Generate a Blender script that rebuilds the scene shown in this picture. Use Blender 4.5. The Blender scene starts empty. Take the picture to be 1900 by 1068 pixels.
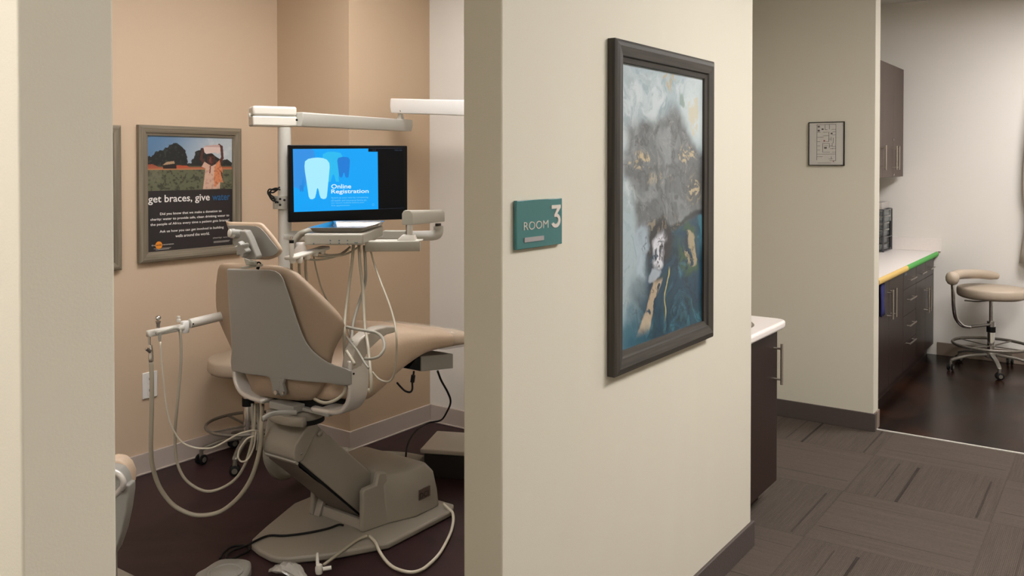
import bpy, bmesh, math, random
import numpy as np
from mathutils import Vector, Matrix
random.seed(4)
SC = bpy.context.scene
COL = SC.collection
PI = math.pi

# ------------------------------------------------------------------ survey camera
# the eye stands at (0,0,1.5); +Y runs down the hall, +X to the right of it
FL = 1610.0
ANG = math.atan(1140/1610); PIT = math.radians(.88)
CF = Vector((-math.sin(ANG)*math.cos(PIT), math.cos(ANG)*math.cos(PIT), -math.sin(PIT)))
CR = Vector((math.cos(ANG), math.sin(ANG), 0))
CU = CR.cross(CF)
PY0 = 303 + FL*math.tan(PIT)
EYE = Vector((0, 0, 1.5))
def ray(x, y): return CF + CR*((x-950)/FL) + CU*((PY0-y)/FL)
def W(x, y, d): return EYE + ray(x, y)*d
def hit(x, y, ax, val):
    r = ray(x, y); i = 'XYZ'.index(ax)
    return EYE + r*((val-EYE[i])/r[i])
def hitp(x, y, p0, n):
    r = ray(x, y); return EYE + r*((p0-EYE).dot(n)/r.dot(n))

# ------------------------------------------------------------------ materials
def lin(c):
    c = c/255.0
    return c/12.92 if c <= .04045 else ((c+.055)/1.055)**2.4
def rgb(r, g, b): return (lin(r), lin(g), lin(b), 1)
MATS = {}
def mat(name, col, rough=.5, metal=0, bump=0, bscale=60, var=0, vscale=8, emit=0, alpha=1, trans=0, coat=0, spec=.5):
    if name in MATS: return MATS[name]
    m = bpy.data.materials.new(name); m.use_nodes = True; nt = m.node_tree; N = nt.nodes; L = nt.links
    b = N['Principled BSDF']; c = rgb(*col)
    b.inputs['Base Color'].default_value = c; b.inputs['Roughness'].default_value = rough
    b.inputs['Metallic'].default_value = metal; b.inputs['Specular IOR Level'].default_value = spec
    b.inputs['Coat Weight'].default_value = coat
    if alpha < 1: b.inputs['Alpha'].default_value = alpha
    if trans: b.inputs['Transmission Weight'].default_value = trans
    if emit:
        b.inputs['Emission Color'].default_value = c; b.inputs['Emission Strength'].default_value = emit
        b.inputs['Base Color'].default_value = (.01, .01, .01, 1)
    tc = N.new('ShaderNodeTexCoord')
    if var:
        n = N.new('ShaderNodeTexNoise'); n.inputs['Scale'].default_value = vscale; n.inputs['Detail'].default_value = 5
        L.new(tc.outputs['Object'], n.inputs['Vector'])
        r = N.new('ShaderNodeMapRange'); r.inputs[3].default_value = 1-var; r.inputs[4].default_value = 1+var
        r.inputs[1].default_value = .3; r.inputs[2].default_value = .7
        L.new(n.outputs['Fac'], r.inputs[0])
        v = N.new('ShaderNodeVectorMath'); v.operation = 'SCALE'; v.inputs[0].default_value = c[:3]
        L.new(r.outputs[0], v.inputs['Scale']); L.new(v.outputs[0], b.inputs['Base Color'])
    if bump:
        n = N.new('ShaderNodeTexNoise'); n.inputs['Scale'].default_value = bscale; n.inputs['Detail'].default_value = 3
        L.new(tc.outputs['Object'], n.inputs['Vector'])
        bp = N.new('ShaderNodeBump'); bp.inputs['Strength'].default_value = bump; bp.inputs['Distance'].default_value = .003
        L.new(n.outputs['Fac'], bp.inputs['Height']); L.new(bp.outputs[0], b.inputs['Normal'])
    MATS[name] = m; return m

def wood(name, c1, c2, axis, rough=.5, scale=30):
    m = bpy.data.materials.new(name); m.use_nodes = True; nt = m.node_tree; N = nt.nodes; L = nt.links
    b = N['Principled BSDF']; b.inputs['Roughness'].default_value = rough; b.inputs['Specular IOR Level'].default_value = .3
    tc = N.new('ShaderNodeTexCoord'); mp = N.new('ShaderNodeMapping')
    s = [scale*8]*3; s['XYZ'.index(axis)] = scale*.25; mp.inputs['Scale'].default_value = s
    n = N.new('ShaderNodeTexNoise'); n.inputs['Scale'].default_value = 1; n.inputs['Detail'].default_value = 6
    r = N.new('ShaderNodeValToRGB'); r.color_ramp.elements[0].color = rgb(*c1); r.color_ramp.elements[1].color = rgb(*c2)
    r.color_ramp.elements[0].position = .35; r.color_ramp.elements[1].position = .65
    L.new(tc.outputs['Object'], mp.inputs[0]); L.new(mp.outputs[0], n.inputs[0]); L.new(n.outputs['Fac'], r.inputs[0])
    L.new(r.outputs[0], b.inputs['Base Color']); return m

def colattr_mat(name, rough=.5, emit=0):
    m = bpy.data.materials.new(name); m.use_nodes = True; nt = m.node_tree; N = nt.nodes; L = nt.links
    b = N['Principled BSDF']; b.inputs['Roughness'].default_value = rough
    a = N.new('ShaderNodeAttribute'); a.attribute_name = 'Col'
    L.new(a.outputs['Color'], b.inputs['Base Color']); return m

WALLC = (203, 197, 180)
M_wall = mat('wall_paint', WALLC, .75, bump=.09, bscale=260)
M_white = mat('white_wall_paint', (222, 217, 209), .75, bump=.08, bscale=220)
M_end = mat('end_cap_paint', (176, 168, 152), .75, bump=.35, bscale=220)
M_tan = mat('tan_wall_paint', (204, 181, 155), .75, bump=.08, bscale=220)
M_tan2 = mat('deep_tan_wall_paint', (192, 168, 141), .75, bump=.08, bscale=220)
M_ceil = mat('ceiling_paint', (215, 212, 205), .9)
M_base = mat('grey_vinyl_base', (186, 173, 163), .45)
M_based = mat('dark_vinyl_base', (74, 64, 60), .6, bump=.4, bscale=150)
M_basec = mat('brown_vinyl_base', (128, 112, 98), .5)
M_shell = mat('grey_enamel', (152, 150, 143), .42, bump=.15, bscale=400)
M_base_metal = mat('base_enamel', (146, 139, 127), .45, bump=.15, bscale=400)
M_cast = mat('polished_aluminium', (214, 209, 202), .3, .25)
M_arm = mat('cream_urethane', (178, 170, 158), .4)
M_vinyl = mat('beige_vinyl', (196, 173, 149), .48, bump=.25, bscale=90)
M_stoolv = mat('stool_vinyl', (176, 160, 141), .5, bump=.25, bscale=90)
M_vinyl2 = mat('tan_vinyl', (160, 140, 119), .55, bump=.25, bscale=90)
M_wplas = mat('white_plastic', (212, 208, 198), .4)
M_wplas2 = mat('bright_white_plastic', (228, 226, 222), .35)
M_gplas = mat('grey_plastic', (168, 164, 152), .4)
M_pole = mat('pole_enamel', (190, 188, 180), .35)
M_black = mat('black_plastic', (8, 8, 10), .3, spec=.2)
M_rubber = mat('black_rubber', (15, 14, 14), .6, spec=.25)
M_chrome = mat('chrome', (215, 215, 215), .12, 1)
M_steel = mat('steel', (205, 202, 200), .2, 1)
M_nickel = mat('brushed_nickel', (190, 182, 170), .32, .9)
M_hose = mat('beige_hose', (164, 156, 138), .45)
M_hoseg = mat('grey_hose', (150, 146, 134), .5)
M_cabw = wood('dark_laminate', (38, 26, 23), (48, 33, 29), 'Z', .35)
M_cabu = wood('grey_brown_laminate', (80, 68, 61), (88, 75, 67), 'Z', .5)
M_counter = mat('white_laminate', (226, 218, 212), .35, var=.015, vscale=60)
M_green = mat('green_foam', (78, 158, 74), .8, bump=.6, bscale=300, var=.12, vscale=220)
M_yellow = mat('yellow_foam', (206, 172, 98), .8, bump=.6, bscale=300, var=.08, vscale=220)
M_stoolm = mat('dark_base_metal', (118, 112, 102), .35, .4)
M_frameg = wood('frame_grey_wood_y', (112, 103, 88), (136, 126, 108), 'Y', .55, 12)
M_frameg2 = wood('frame_grey_wood_z', (112, 103, 88), (136, 126, 108), 'Z', .55, 12)
M_framed = wood('frame_dark_wood_y', (50, 47, 43), (70, 65, 59), 'Y', .5, 12)
M_framed2 = wood('frame_dark_wood_z', (50, 47, 43), (70, 65, 59), 'Z', .5, 12)
M_teal = mat('teal_glass', (46, 106, 106), .18, coat=.5)
M_silver = mat('sign_silver', (205, 198, 188), .45, .2)
M_paper = mat('white_text', (235, 232, 226), .6)

# ------------------------------------------------------------------ mesh builder
class MB:
    def __init__(s): s.v = []; s.f = []
    def add(s, vs, fs):
        o = len(s.v); s.v += [Vector(v) for v in vs]; s.f += [tuple(i+o for i in f) for f in fs]; return s
    def box(s, x0, x1, y0, y1, z0, z1):
        return s.pbox(Vector((x0, y0, z0)), Vector((x1-x0, 0, 0)), Vector((0, y1-y0, 0)), Vector((0, 0, z1-z0)))
    def pbox(s, o, u, v, w):
        o, u, v, w = (Vector(q) for q in (o, u, v, w)); P = [o, o+u, o+u+v, o+v]; P += [p+w for p in P]
        return s.add(P, [(0, 3, 2, 1), (4, 5, 6, 7), (0, 1, 5, 4), (1, 2, 6, 5), (2, 3, 7, 6), (3, 0, 4, 7)])
    def prism(s, pts, t):
        n = len(pts); P = [Vector(p) for p in pts]; t = Vector(t)
        return s.add(P+[p+t for p in P], [tuple(range(n))[::-1], tuple(range(n, 2*n))]+[(i, (i+1) % n, n+(i+1) % n, n+i) for i in range(n)])
    def poly(s, pts): return s.add(pts, [tuple(range(len(pts)))])
    def rings(s, R, cap=True, close=False):
        n = len(R[0]); o = []; F = []
        for r in R: o += r
        m = len(R)
        for k in range(m if close else m-1):
            a = k*n; b = ((k+1) % m)*n
            for i in range(n):
                j = (i+1) % n; F.append((a+i, a+j, b+j, b+i))
        if cap and not close: F += [tuple(range(n))[::-1], tuple(range((m-1)*n, m*n))]
        return s.add(o, F)
    def lathe(s, c, prof, ax=Vector((0, 0, 1)), n=24):
        c = Vector(c); ax = Vector(ax).normalized(); a = ax.orthogonal().normalized(); b = ax.cross(a)
        return s.rings([[c+ax*h+(a*math.cos(2*PI*i/n)+b*math.sin(2*PI*i/n))*max(r, 1e-4) for i in range(n)] for r, h in prof])
    def cyl(s, p, q, r, r2=None, n=20):
        p = Vector(p); q = Vector(q); d = q-p
        return s.lathe(p, [(r, 0), (r2 if r2 is not None else r, d.length)], d, n)
    def tube(s, pts, r, n=10, sub=8, closed=False, sec=None):
        P = smooth(pts, sub, closed); m = len(P); R = []
        t0 = (P[1]-P[0]).normalized(); a = t0.orthogonal().normalized()
        for k in range(m):
            if closed: t = (P[(k+1) % m]-P[k-1]).normalized()
            else: t = (P[min(k+1, m-1)]-P[max(k-1, 0)]).normalized()
            a = (a-t*a.dot(t)).normalized(); b = t.cross(a)
            rr = r(k/(m-1)) if callable(r) else r
            R.append([P[k]+(a*math.cos(2*PI*i/n)+b*math.sin(2*PI*i/n))*rr for i in range(n)])
        return s.rings(R, True, closed)
    def strap(s, pts, wv, w, t, sub=6, wf=None):   # band of width w along wv, thickness t
        P = smooth(pts, sub); m = len(P); R = []; wv = Vector(wv).normalized()
        for k in range(m):
            d = (P[min(k+1, m-1)]-P[max(k-1, 0)]).normalized(); nn = d.cross(wv).normalized()
            ww = w*(wf(k/(m-1)) if wf else 1); c = []
            for i in range(16):
                a = 2*PI*i/16; ca, sa = math.cos(a), math.sin(a)
                c.append(P[k]+wv*(ww/2*math.copysign(abs(ca)**.35, ca))+nn*(t/2*math.copysign(abs(sa)**.5, sa)))
            R.append(c)
        return s.rings(R)
    def torus(s, c, R, r, ax=(0, 0, 1), n=48, sq=(1, 1)):
        c = Vector(c); ax = Vector(ax).normalized(); a = ax.orthogonal().normalized(); b = ax.cross(a); RR = []
        for k in range(n):
            t = 2*PI*k/n; e = a*math.cos(t)+b*math.sin(t)
            RR.append([c+e*(R+r*sq[0]*math.cos(2*PI*i/10))+ax*(r*sq[1]*math.sin(2*PI*i/10)) for i in range(10)])
        return s.rings(RR, False, True)
def smooth(pts, sub, closed=False):
    P = [Vector(p) for p in pts]; n = len(P)
    if sub <= 1 or n < 3: return P
    out = []
    for k in range(n if closed else n-1):
        p0 = P[k-1] if (k > 0 or closed) else P[0]*2-P[1]
        p1 = P[k]; p2 = P[(k+1) % n]
        p3 = P[(k+2) % n] if (k+2 < n or closed) else P[-1]*2-P[-2]
        for i in range(sub):
            t = i/sub
            out.append(.5*((2*p1)+(p2-p0)*t+(2*p0-5*p1+4*p2-p3)*t*t+(3*p1-p0-3*p2+p3)*t**3))
    if not closed: out.append(P[-1])
    return out

def wloc(o):
    v = Vector((0, 0, 0))
    while o: v += o.location; o = o.parent
    return v
def obj(name, M, m, parent=None, sm=False, bev=0, seg=3, label=None, mesh_fix=True):
    me = bpy.data.meshes.new(name); off = wloc(parent) if parent else Vector((0, 0, 0))
    loc = off
    if parent is None:
        xs = [v.x for v in M.v]; ys = [v.y for v in M.v]; zs = [v.z for v in M.v]
        loc = Vector(((min(xs)+max(xs))/2, (min(ys)+max(ys))/2, min(zs)))
    me.from_pydata([tuple(v-loc) for v in M.v], [], M.f)
    if mesh_fix:
        bm = bmesh.new(); bm.from_mesh(me); bmesh.ops.recalc_face_normals(bm, faces=bm.faces); bm.to_mesh(me); bm.free()
    me.materials.append(m)
    o = bpy.data.objects.new(name, me); COL.objects.link(o)
    if parent: o.parent = parent
    else: o.location = loc
    if bev:
        b = o.modifiers.new('bevel', 'BEVEL'); b.width = bev; b.segments = seg; b.limit_method = 'ANGLE'; b.angle_limit = math.radians(35)
        b.harden_normals = False
    if sm or bev:
        for p in me.polygons: p.use_smooth = True
        if bev or sm == 'auto':
            me.set_sharp_from_angle(angle=math.radians(40))
    if label: o['label'] = label
    return o
def tag(o, label, cat, group=None, kind=None):
    o['label'] = label; o['category'] = cat
    if group: o['group'] = group
    if kind: o['kind'] = kind
    return o
def thing(name, label, cat, loc, group=None, rz=0):
    o = bpy.data.objects.new(name, None); o.empty_display_size = .05; COL.objects.link(o)
    o.location = loc; o.rotation_euler = (0, 0, rz); return tag(o, label, cat, group)
def struct(name, M, m, bev=0):
    o = obj(name, M, m, bev=bev); o['kind'] = 'structure'; return o

# flat writing turned into a mesh and fitted to a width and height on a plane
def text_geo(s, bold=0, align='LEFT', spacing=1.0, line=1.0):
    cu = bpy.data.curves.new('writing', 'FONT'); cu.body = s; cu.size = 1; cu.offset = bold; cu.align_x = align
    cu.space_character = spacing; cu.space_line = line; cu.resolution_u = 3
    o = bpy.data.objects.new('writing', cu); COL.objects.link(o)
    bpy.context.view_layer.update()
    dg = bpy.context.evaluated_depsgraph_get(); me = bpy.data.meshes.new_from_object(o.evaluated_get(dg))
    V = [v.co.copy() for v in me.vertices]; Fs = [tuple(p.vertices) for p in me.polygons]
    bpy.data.objects.remove(o); bpy.data.curves.remove(cu); bpy.data.meshes.remove(me)
    return V, Fs
def text(M, s, o, u, v, w, h, bold=0, align='LEFT', spacing=1.0, line=1.0, skew=0, thick=0, nrm=None):
    # o: lower-left corner, u right, v up (unit), fitted to w x h
    V, Fs = text_geo(s, bold, align, spacing, line)
    x0 = min(p.x for p in V); x1 = max(p.x for p in V); y0 = min(p.y for p in V); y1 = max(p.y for p in V)
    P = [Vector(o)+Vector(u)*((p.x-x0)/(x1-x0)*w)+Vector(v)*((p.y-y0)/(y1-y0)*h) for p in V]
    if not thick: return M.add(P, Fs)
    n = len(P); nrm = Vector(nrm)
    ed = {}
    for f in Fs:
        for i in range(len(f)):
            a, b = f[i], f[(i+1) % len(f)]; ed.setdefault((min(a, b), max(a, b)), []).append((a, b))
    side = [(e[0][1]+n, e[0][0]+n, e[0][0], e[0][1]) for e in ed.values() if len(e) == 1]
    return M.add(P+[p+nrm*thick for p in P], Fs+[tuple(i+n for i in f) for f in Fs]+side)

# ------------------------------------------------------------------ numpy painting helpers (printed colour, no light)
def vnoise(x, y, seed=0):
    xi = np.floor(x).astype(int); yi = np.floor(y).astype(int); xf = x-xi; yf = y-yi
    def h(a, b):
        n = (a*374761393+b*668265263+seed*1442695) & 0xffffffff
        n = ((n ^ (n >> 13))*1274126177) & 0xffffffff
        return ((n ^ (n >> 16)) & 0xffff)/65535.0
    u = xf*xf*(3-2*xf); v = yf*yf*(3-2*yf)
    return (h(xi, yi)*(1-u)+h(xi+1, yi)*u)*(1-v)+(h(xi, yi+1)*(1-u)+h(xi+1, yi+1)*u)*v
def fbm(x, y, o=5, seed=0):
    s = 0; a = .5; t = 0
    for k in range(o): s = s+a*vnoise(x*2**k+k*17.3, y*2**k+k*9.1, seed+k); t += a; a *= .5
    return s/t
def ss(a, b, x): t = np.clip((x-a)/(b-a), 0, 1); return t*t*(3-2*t)
def mixc(img, col, m): 
    c = np.array([lin(k) for k in col]); return img*(1-m[..., None])+c*m[..., None]
def inpoly(U, V, P):
    r = np.zeros(U.shape, bool); n = len(P)
    for i in range(n):
        x0, y0 = P[i]; x1, y1 = P[(i+1) % n]
        if y0 == y1: continue
        c = ((V > y0) != (V > y1)) & (U < (x1-x0)*(V-y0)/(y1-y0)+x0); r ^= c
    return r.astype(float)
def seg(U, V, a, b, w, asp=1):
    ax, ay = a; bx, by = b; dx = bx-ax; dy = (by-ay)*asp
    t = np.clip(((U-ax)*dx+(V-ay)*asp*dy)/(dx*dx+dy*dy), 0, 1)
    d = np.hypot(U-ax-t*dx, (V-ay)*asp-t*dy); return (d < w).astype(float)
def painted(name, o, u, v, nu, nv, fn, m, parent):   # o = top-left, u right, v down
    s = np.linspace(0, 1, nu+1); t = np.linspace(0, 1, nv+1); Ug, Vg = np.meshgrid(s, t)
    img = fn(Ug, Vg); off = wloc(parent)
    o = np.array(o)-np.array(off); co = o+Ug[..., None]*np.array(u)+Vg[..., None]*np.array(v)
    me = bpy.data.meshes.new(name); idx = np.arange((nu+1)*(nv+1)).reshape(nv+1, nu+1)
    fc = np.stack([idx[:-1, :-1], idx[1:, :-1], idx[1:, 1:], idx[:-1, 1:]], -1).reshape(-1, 4)
    me.vertices.add(co.shape[0]*co.shape[1]); me.vertices.foreach_set('co', co.reshape(-1).astype(np.float32))
    me.loops.add(fc.size); me.loops.foreach_set('vertex_index', fc.reshape(-1).astype(np.int32))
    me.polygons.add(len(fc)); me.polygons.foreach_set('loop_start', np.arange(0, fc.size, 4).astype(np.int32))
    me.polygons.foreach_set('loop_total', np.full(len(fc), 4, np.int32)); me.update(calc_edges=True)
    a = me.color_attributes.new('Col', 'FLOAT_COLOR', 'POINT')
    c = np.ones((img.shape[0]*img.shape[1], 4), np.float32); c[:, :3] = np.clip(img.reshape(-1, 3), 0, 1)
    a.data.foreach_set('color', c.reshape(-1)); me.materials.append(m)
    ob = bpy.data.objects.new(name, me); COL.objects.link(ob); ob.parent = parent; return ob

# ================================================================== SETTING
H = 2.78
struct('wall_left', MB().box(-3.97, -3.87, -1.5, 3.2, 0, H), M_tan)
struct('wall_pilaster', MB().box(-3.97, -3.305, 3.2, 3.94, 0, H), M_tan2)
struct('wall_exam_back', MB().box(-3.305, -1.85, 3.84, 3.94, 0, H), M_white)
struct('wall_niche_back', MB().box(-1.95, -1.305, 3.2, 3.3, 0, H), M_white)
struct('wall_niche_left', MB().box(-1.95, -1.85, 3.3, 5.12, 0, H), M_wall)
struct('wall_center', MB().box(-1.305, -1.19, 1.64, 3.3, 0, H), M_wall, .004)
struct('wall_partition', MB().box(-2.1, -1.19, .557, .689, 0, H), M_wall, .004)
struct('wall_hall_end', MB().box(-1.95, -1.145, 5.12, 5.235, 0, H), M_wall, .004)
struct('wall_far_left', MB().box(-1.88, -1.78, 5.235, 7.47, 0, H), M_white)
struct('wall_far_back', MB().box(-1.88, 2.6, 7.47, 7.57, 0, H), M_white)
struct('wall_right', MB().box(2.5, 2.6, -1.5, 7.47, 0, H), M_wall)
struct('wall_front', MB().box(-3.97, 2.6, -1.6, -1.5, 0, H), M_wall)
struct('ceiling', MB().box(-3.97, 2.6, -1.6, 7.57, H, H+.1), M_ceil)

# carpet tiles
def carpet():
    m = bpy.data.materials.new('carpet_tiles'); m.use_nodes = True; nt = m.node_tree; N = nt.nodes; L = nt.links
    b = N['Principled BSDF']; b.inputs['Roughness'].default_value = .95; b.inputs['Specular IOR Level'].default_value = .1
    tc = N.new('ShaderNodeTexCoord'); sp = N.new('ShaderNodeSeparateXYZ'); L.new(tc.outputs['Object'], sp.inputs[0])
    def mt(op, a, c=None, d=None):
        n = N.new('ShaderNodeMath'); n.operation = op
        for i, q in enumerate((a, c, d)):
            if q is None: continue
            if isinstance(q, (int, float)): n.inputs[i].default_value = q
            else: L.new(q, n.inputs[i])
        return n.outputs[0]
    S = .595
    x = mt('DIVIDE', mt('ADD', sp.outputs[0], .45), S); y = mt('DIVIDE', mt('SUBTRACT', sp.outputs[1], 4.70), S)
    i = mt('FLOOR', x); j = mt('FLOOR', y); fx = mt('SUBTRACT', x, i); fy = mt('SUBTRACT', y, j)
    par = mt('ABSOLUTE', mt('MODULO', mt('ADD', i, j), 2))            # 0: stripes along Y, 1: along X
    def mix(a, c): return mt('ADD', mt('MULTIPLY', a, mt('SUBTRACT', 1, par)), mt('MULTIPLY', c, par))
    across = mix(fx, fy); along = mix(fy, fx)
    cid = mt('ADD', mt('MULTIPLY', i, 7.3), mt('MULTIPLY', j, 3.1))
    def noise(xx, yy, s=1, det=2):
        c = N.new('ShaderNodeCombineXYZ'); L.new(xx, c.inputs[0]); L.new(yy, c.inputs[1]); L.new(cid, c.inputs[2])
        n = N.new('ShaderNodeTexNoise'); n.inputs['Scale'].default_value = s; n.inputs['Detail'].default_value = det
        L.new(c.outputs[0], n.inputs[0]); return n.outputs['Fac']
    streak = noise(mt('MULTIPLY', across, 60), mt('MULTIPLY', along, 2.0))
    rib = mt('SINE', mt('MULTIPLY', across, 2*PI*95))
    fine = noise(mt('MULTIPLY', across, 220), mt('MULTIPLY', along, 60))
    def bar(c, w, a0, a1):
        q = mt('LESS_THAN', mt('ABSOLUTE', mt('SUBTRACT', across, c)), w)
        return mt('MULTIPLY', q, mt('MULTIPLY', mt('GREATER_THAN', along, a0), mt('LESS_THAN', along, a1)))
    bars0 = mt('ADD', mt('ADD', bar(.375, .011, -.0, .89), mt('MULTIPLY', bar(.225, .006, .02, .9), .6)), mt('MULTIPLY', bar(.905, .008, .02, .88), .7))
    bars1 = mt('ADD', mt('MULTIPLY', bar(.79, .005, .02, .98), .45), mt('MULTIPLY', bar(.235, .006, .03, .97), .7))
    bars = mix(bars0, bars1)
    ex = mt('MINIMUM', mt('MINIMUM', fx, mt('SUBTRACT', 1, fx)), mt('MINIMUM', fy, mt('SUBTRACT', 1, fy)))
    seam = mt('LESS_THAN', ex, .0045)
    val = mt('ADD', .80, mt('MULTIPLY', mt('SUBTRACT', streak, .5), .42))
    val = mt('ADD', val, mt('MULTIPLY', rib, .045)); val = mt('ADD', val, mt('MULTIPLY', mt('SUBTRACT', fine, .5), .5))
    val = mt('SUBTRACT', val, mt('MULTIPLY', bars, .42)); val = mt('SUBTRACT', val, mt('MULTIPLY', seam, .14))
    tone = mt('ADD', val, mt('MULTIPLY', par, .06))
    v = N.new('ShaderNodeVectorMath'); v.operation = 'SCALE'; v.inputs[0].default_value = rgb(92, 82, 74)[:3]
    L.new(tone, v.inputs['Scale']); L.new(v.outputs[0], b.inputs['Base Color'])
    bp = N.new('ShaderNodeBump'); bp.inputs['Strength'].default_value = .5; bp.inputs['Distance'].default_value = .004
    L.new(mt('ADD', mt('MULTIPLY', rib, .4), fine), bp.inputs['Height']); L.new(bp.outputs[0], b.inputs['Normal'])
    return m
def darkfloor(name, c1, c2, rough, lines=None):
    m = bpy.data.materials.new(name); m.use_nodes = True; nt = m.node_tree; N = nt.nodes; L = nt.links
    b = N['Principled BSDF']; b.inputs['Roughness'].default_value = rough; b.inputs['Specular IOR Level'].default_value = .2
    tc = N.new('ShaderNodeTexCoord'); n = N.new('ShaderNodeTexNoise'); n.inputs['Scale'].default_value = 3.2; n.inputs['Detail'].default_value = 8
    n.inputs['Roughness'].default_value = .65; n.inputs['Distortion'].default_value = .8
    L.new(tc.outputs['Object'], n.inputs[0]); r = N.new('ShaderNodeValToRGB')
    r.color_ramp.elements[0].color = rgb(*c1); r.color_ramp.elements[1].color = rgb(*c2)
    r.color_ramp.elements[0].position = .4; r.color_ramp.elements[1].position = .68
    L.new(n.outputs['Fac'], r.inputs[0]); out = r.outputs[0]
    if lines:
        sp = N.new('ShaderNodeSeparateXYZ'); L.new(tc.outputs['Object'], sp.inputs[0])
        a = N.new('ShaderNodeMath'); a.operation = 'ADD'; a.inputs[1].default_value = 1.04+lines*20; L.new(sp.outputs[0], a.inputs[0])
        d = N.new('ShaderNodeMath'); d.operation = 'MODULO'; d.inputs[1].default_value = lines; L.new(a.outputs[0], d.inputs[0])
        c = N.new('ShaderNodeMath'); c.operation = 'LESS_THAN'; c.inputs[1].default_value = .005; L.new(d.outputs[0], c.inputs[0])
        x = N.new('ShaderNodeMixRGB'); L.new(c.outputs[0], x.inputs[0]); L.new(out, x.inputs[1]); x.inputs[2].default_value = rgb(50, 36, 30); out = x.outputs[0]
    L.new(out, b.inputs['Base Color']); return m
def floorobj(name, x0, x1, y0, y1, m):
    M = MB().box(x0, x1, y0, y1, -.05, 0); o = obj(name, M, m); o['kind'] = 'structure'
    # pattern is measured from the hall corner, so keep the origin there
    me = o.data; l = o.location.copy()
    for v in me.vertices: v.co += l
    o.location = (0, 0, 0); return o
floorobj('floor', -1.19, 2.5, -1.5, 5.165, carpet())
floorobj('floor_exam', -3.87, -1.19, -1.5, 3.3, darkfloor('exam_floor', (42, 28, 30), (58, 38, 39), .42))
floorobj('floor_exam_end', -3.87, -1.87, 3.3, 3.84, bpy.data.materials['exam_floor'])
floorobj('floor_niche', -1.85, -1.19, 3.3, 5.12, carpet())
floorobj('floor_far', -1.78, 2.5, 5.165, 7.47, darkfloor('far_floor', (15, 9, 7), (50, 29, 20), .24, .285))
struct('trim_threshold', MB().box(-1.145, 2.5, 5.158, 5.17, 0, .005), mat('threshold_metal', (225, 220, 212), .35, .3))
# skirting
def board(name, M, m): o = struct(name, M, m, .0025)
board('baseboard_left', MB().box(-3.87, -3.858, -1.5, 3.19, .006, .1).box(-3.87, -3.850, -1.5, 3.18, 0, .008), M_base)
Lp = lambda t, z0, z1, M: M.prism([Vector((x, y, z0)) for x, y in ((-3.858, 3.2), (-3.858, 3.2-t), (-3.305+t, 3.2-t), (-3.305+t, 3.84), (-3.305, 3.84), (-3.305, 3.2))], (0, 0, z1-z0))
board('baseboard_pilaster', Lp(.020, 0, .008, Lp(.012, .006, .1, MB())), M_base)
board('baseboard_exam_back', MB().box(-3.293, -1.95, 3.828, 3.84, .006, .1).box(-3.285, -1.95, 3.820, 3.84, 0, .008), M_base)
board('baseboard_center', MB().prism([Vector(q) for q in ((-1.19, 1.64, 0), (-1.178, 1.64, 0), (-1.178, 3.312, 0), (-1.25, 3.312, 0), (-1.25, 3.3, 0), (-1.19, 3.3, 0))], (0, 0, .1)), M_based)
board('baseboard_hall_end', MB().prism([Vector(q) for q in ((-1.85, 5.12, 0), (-1.85, 5.108, 0), (-1.133, 5.108, 0), (-1.133, 5.15, 0), (-1.145, 5.15, 0), (-1.145, 5.12, 0))], (0, 0, .1)), M_based)
board('trim_jamb_base', MB().box(-1.145, -1.136, 5.17, 5.235, 0, .1), M_basec)
board('baseboard_far_back', MB().box(-1.2, 2.5, 7.458, 7.47, 0, .1), M_basec)

# ================================================================== LIGHTS (ceiling troffers)
def troffer(x, y, lx, ly, power, label):
    t = thing('ceiling_light', label, 'ceiling light', (x, y, H-.03), 'recessed ceiling light panels')
    f = MB()
    for a in ((-lx/2-.03, -lx/2, -ly/2-.03, ly/2+.03), (lx/2, lx/2+.03, -ly/2-.03, ly/2+.03), (-lx/2, lx/2, -ly/2-.03, -ly/2), (-lx/2, lx/2, ly/2, ly/2+.03)):
        f.box(x+a[0], x+a[1], y+a[2], y+a[3], H-.03, H)
    obj('frame', f, M_wplas, t)
    mm = mat('diffuser_%d' % int(power*10), (255, 251, 250), emit=power)
    obj('diffuser', MB().box(x-lx/2, x+lx/2, y-ly/2, y+ly/2, H-.02, H-.012), mm, t)
troffer(.35, 1.6, .6, 1.2, 4, 'recessed ceiling light panel over the hall carpet by the abstract picture')
troffer(-2.42, 2.38, .6, 1.2, 19.5, 'recessed ceiling light panel over the dental chair')
troffer(-1.75, -.5, 1.2, .6, 27, 'recessed ceiling light panel over the neighbouring bay')
troffer(.8, -.5, .6, 1.2, 17, 'added unseen ceiling light panel brightening the wall end from the near hall')  # added out of view behind the camera to brighten the wall end
troffer(.3, 6.2, 1.2, .6, 34, 'recessed ceiling light panel over the far room stool')
troffer(.45, 3.2, .6, 1.2, 41, 'recessed ceiling light panel over the hall by the far doorway')
w = bpy.data.worlds.new('world'); SC.world = w; w.use_nodes = True
w.node_tree.nodes['Background'].inputs[0].default_value = (.8, .78, .75, 1); w.node_tree.nodes['Background'].inputs[1].default_value = .15

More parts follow.
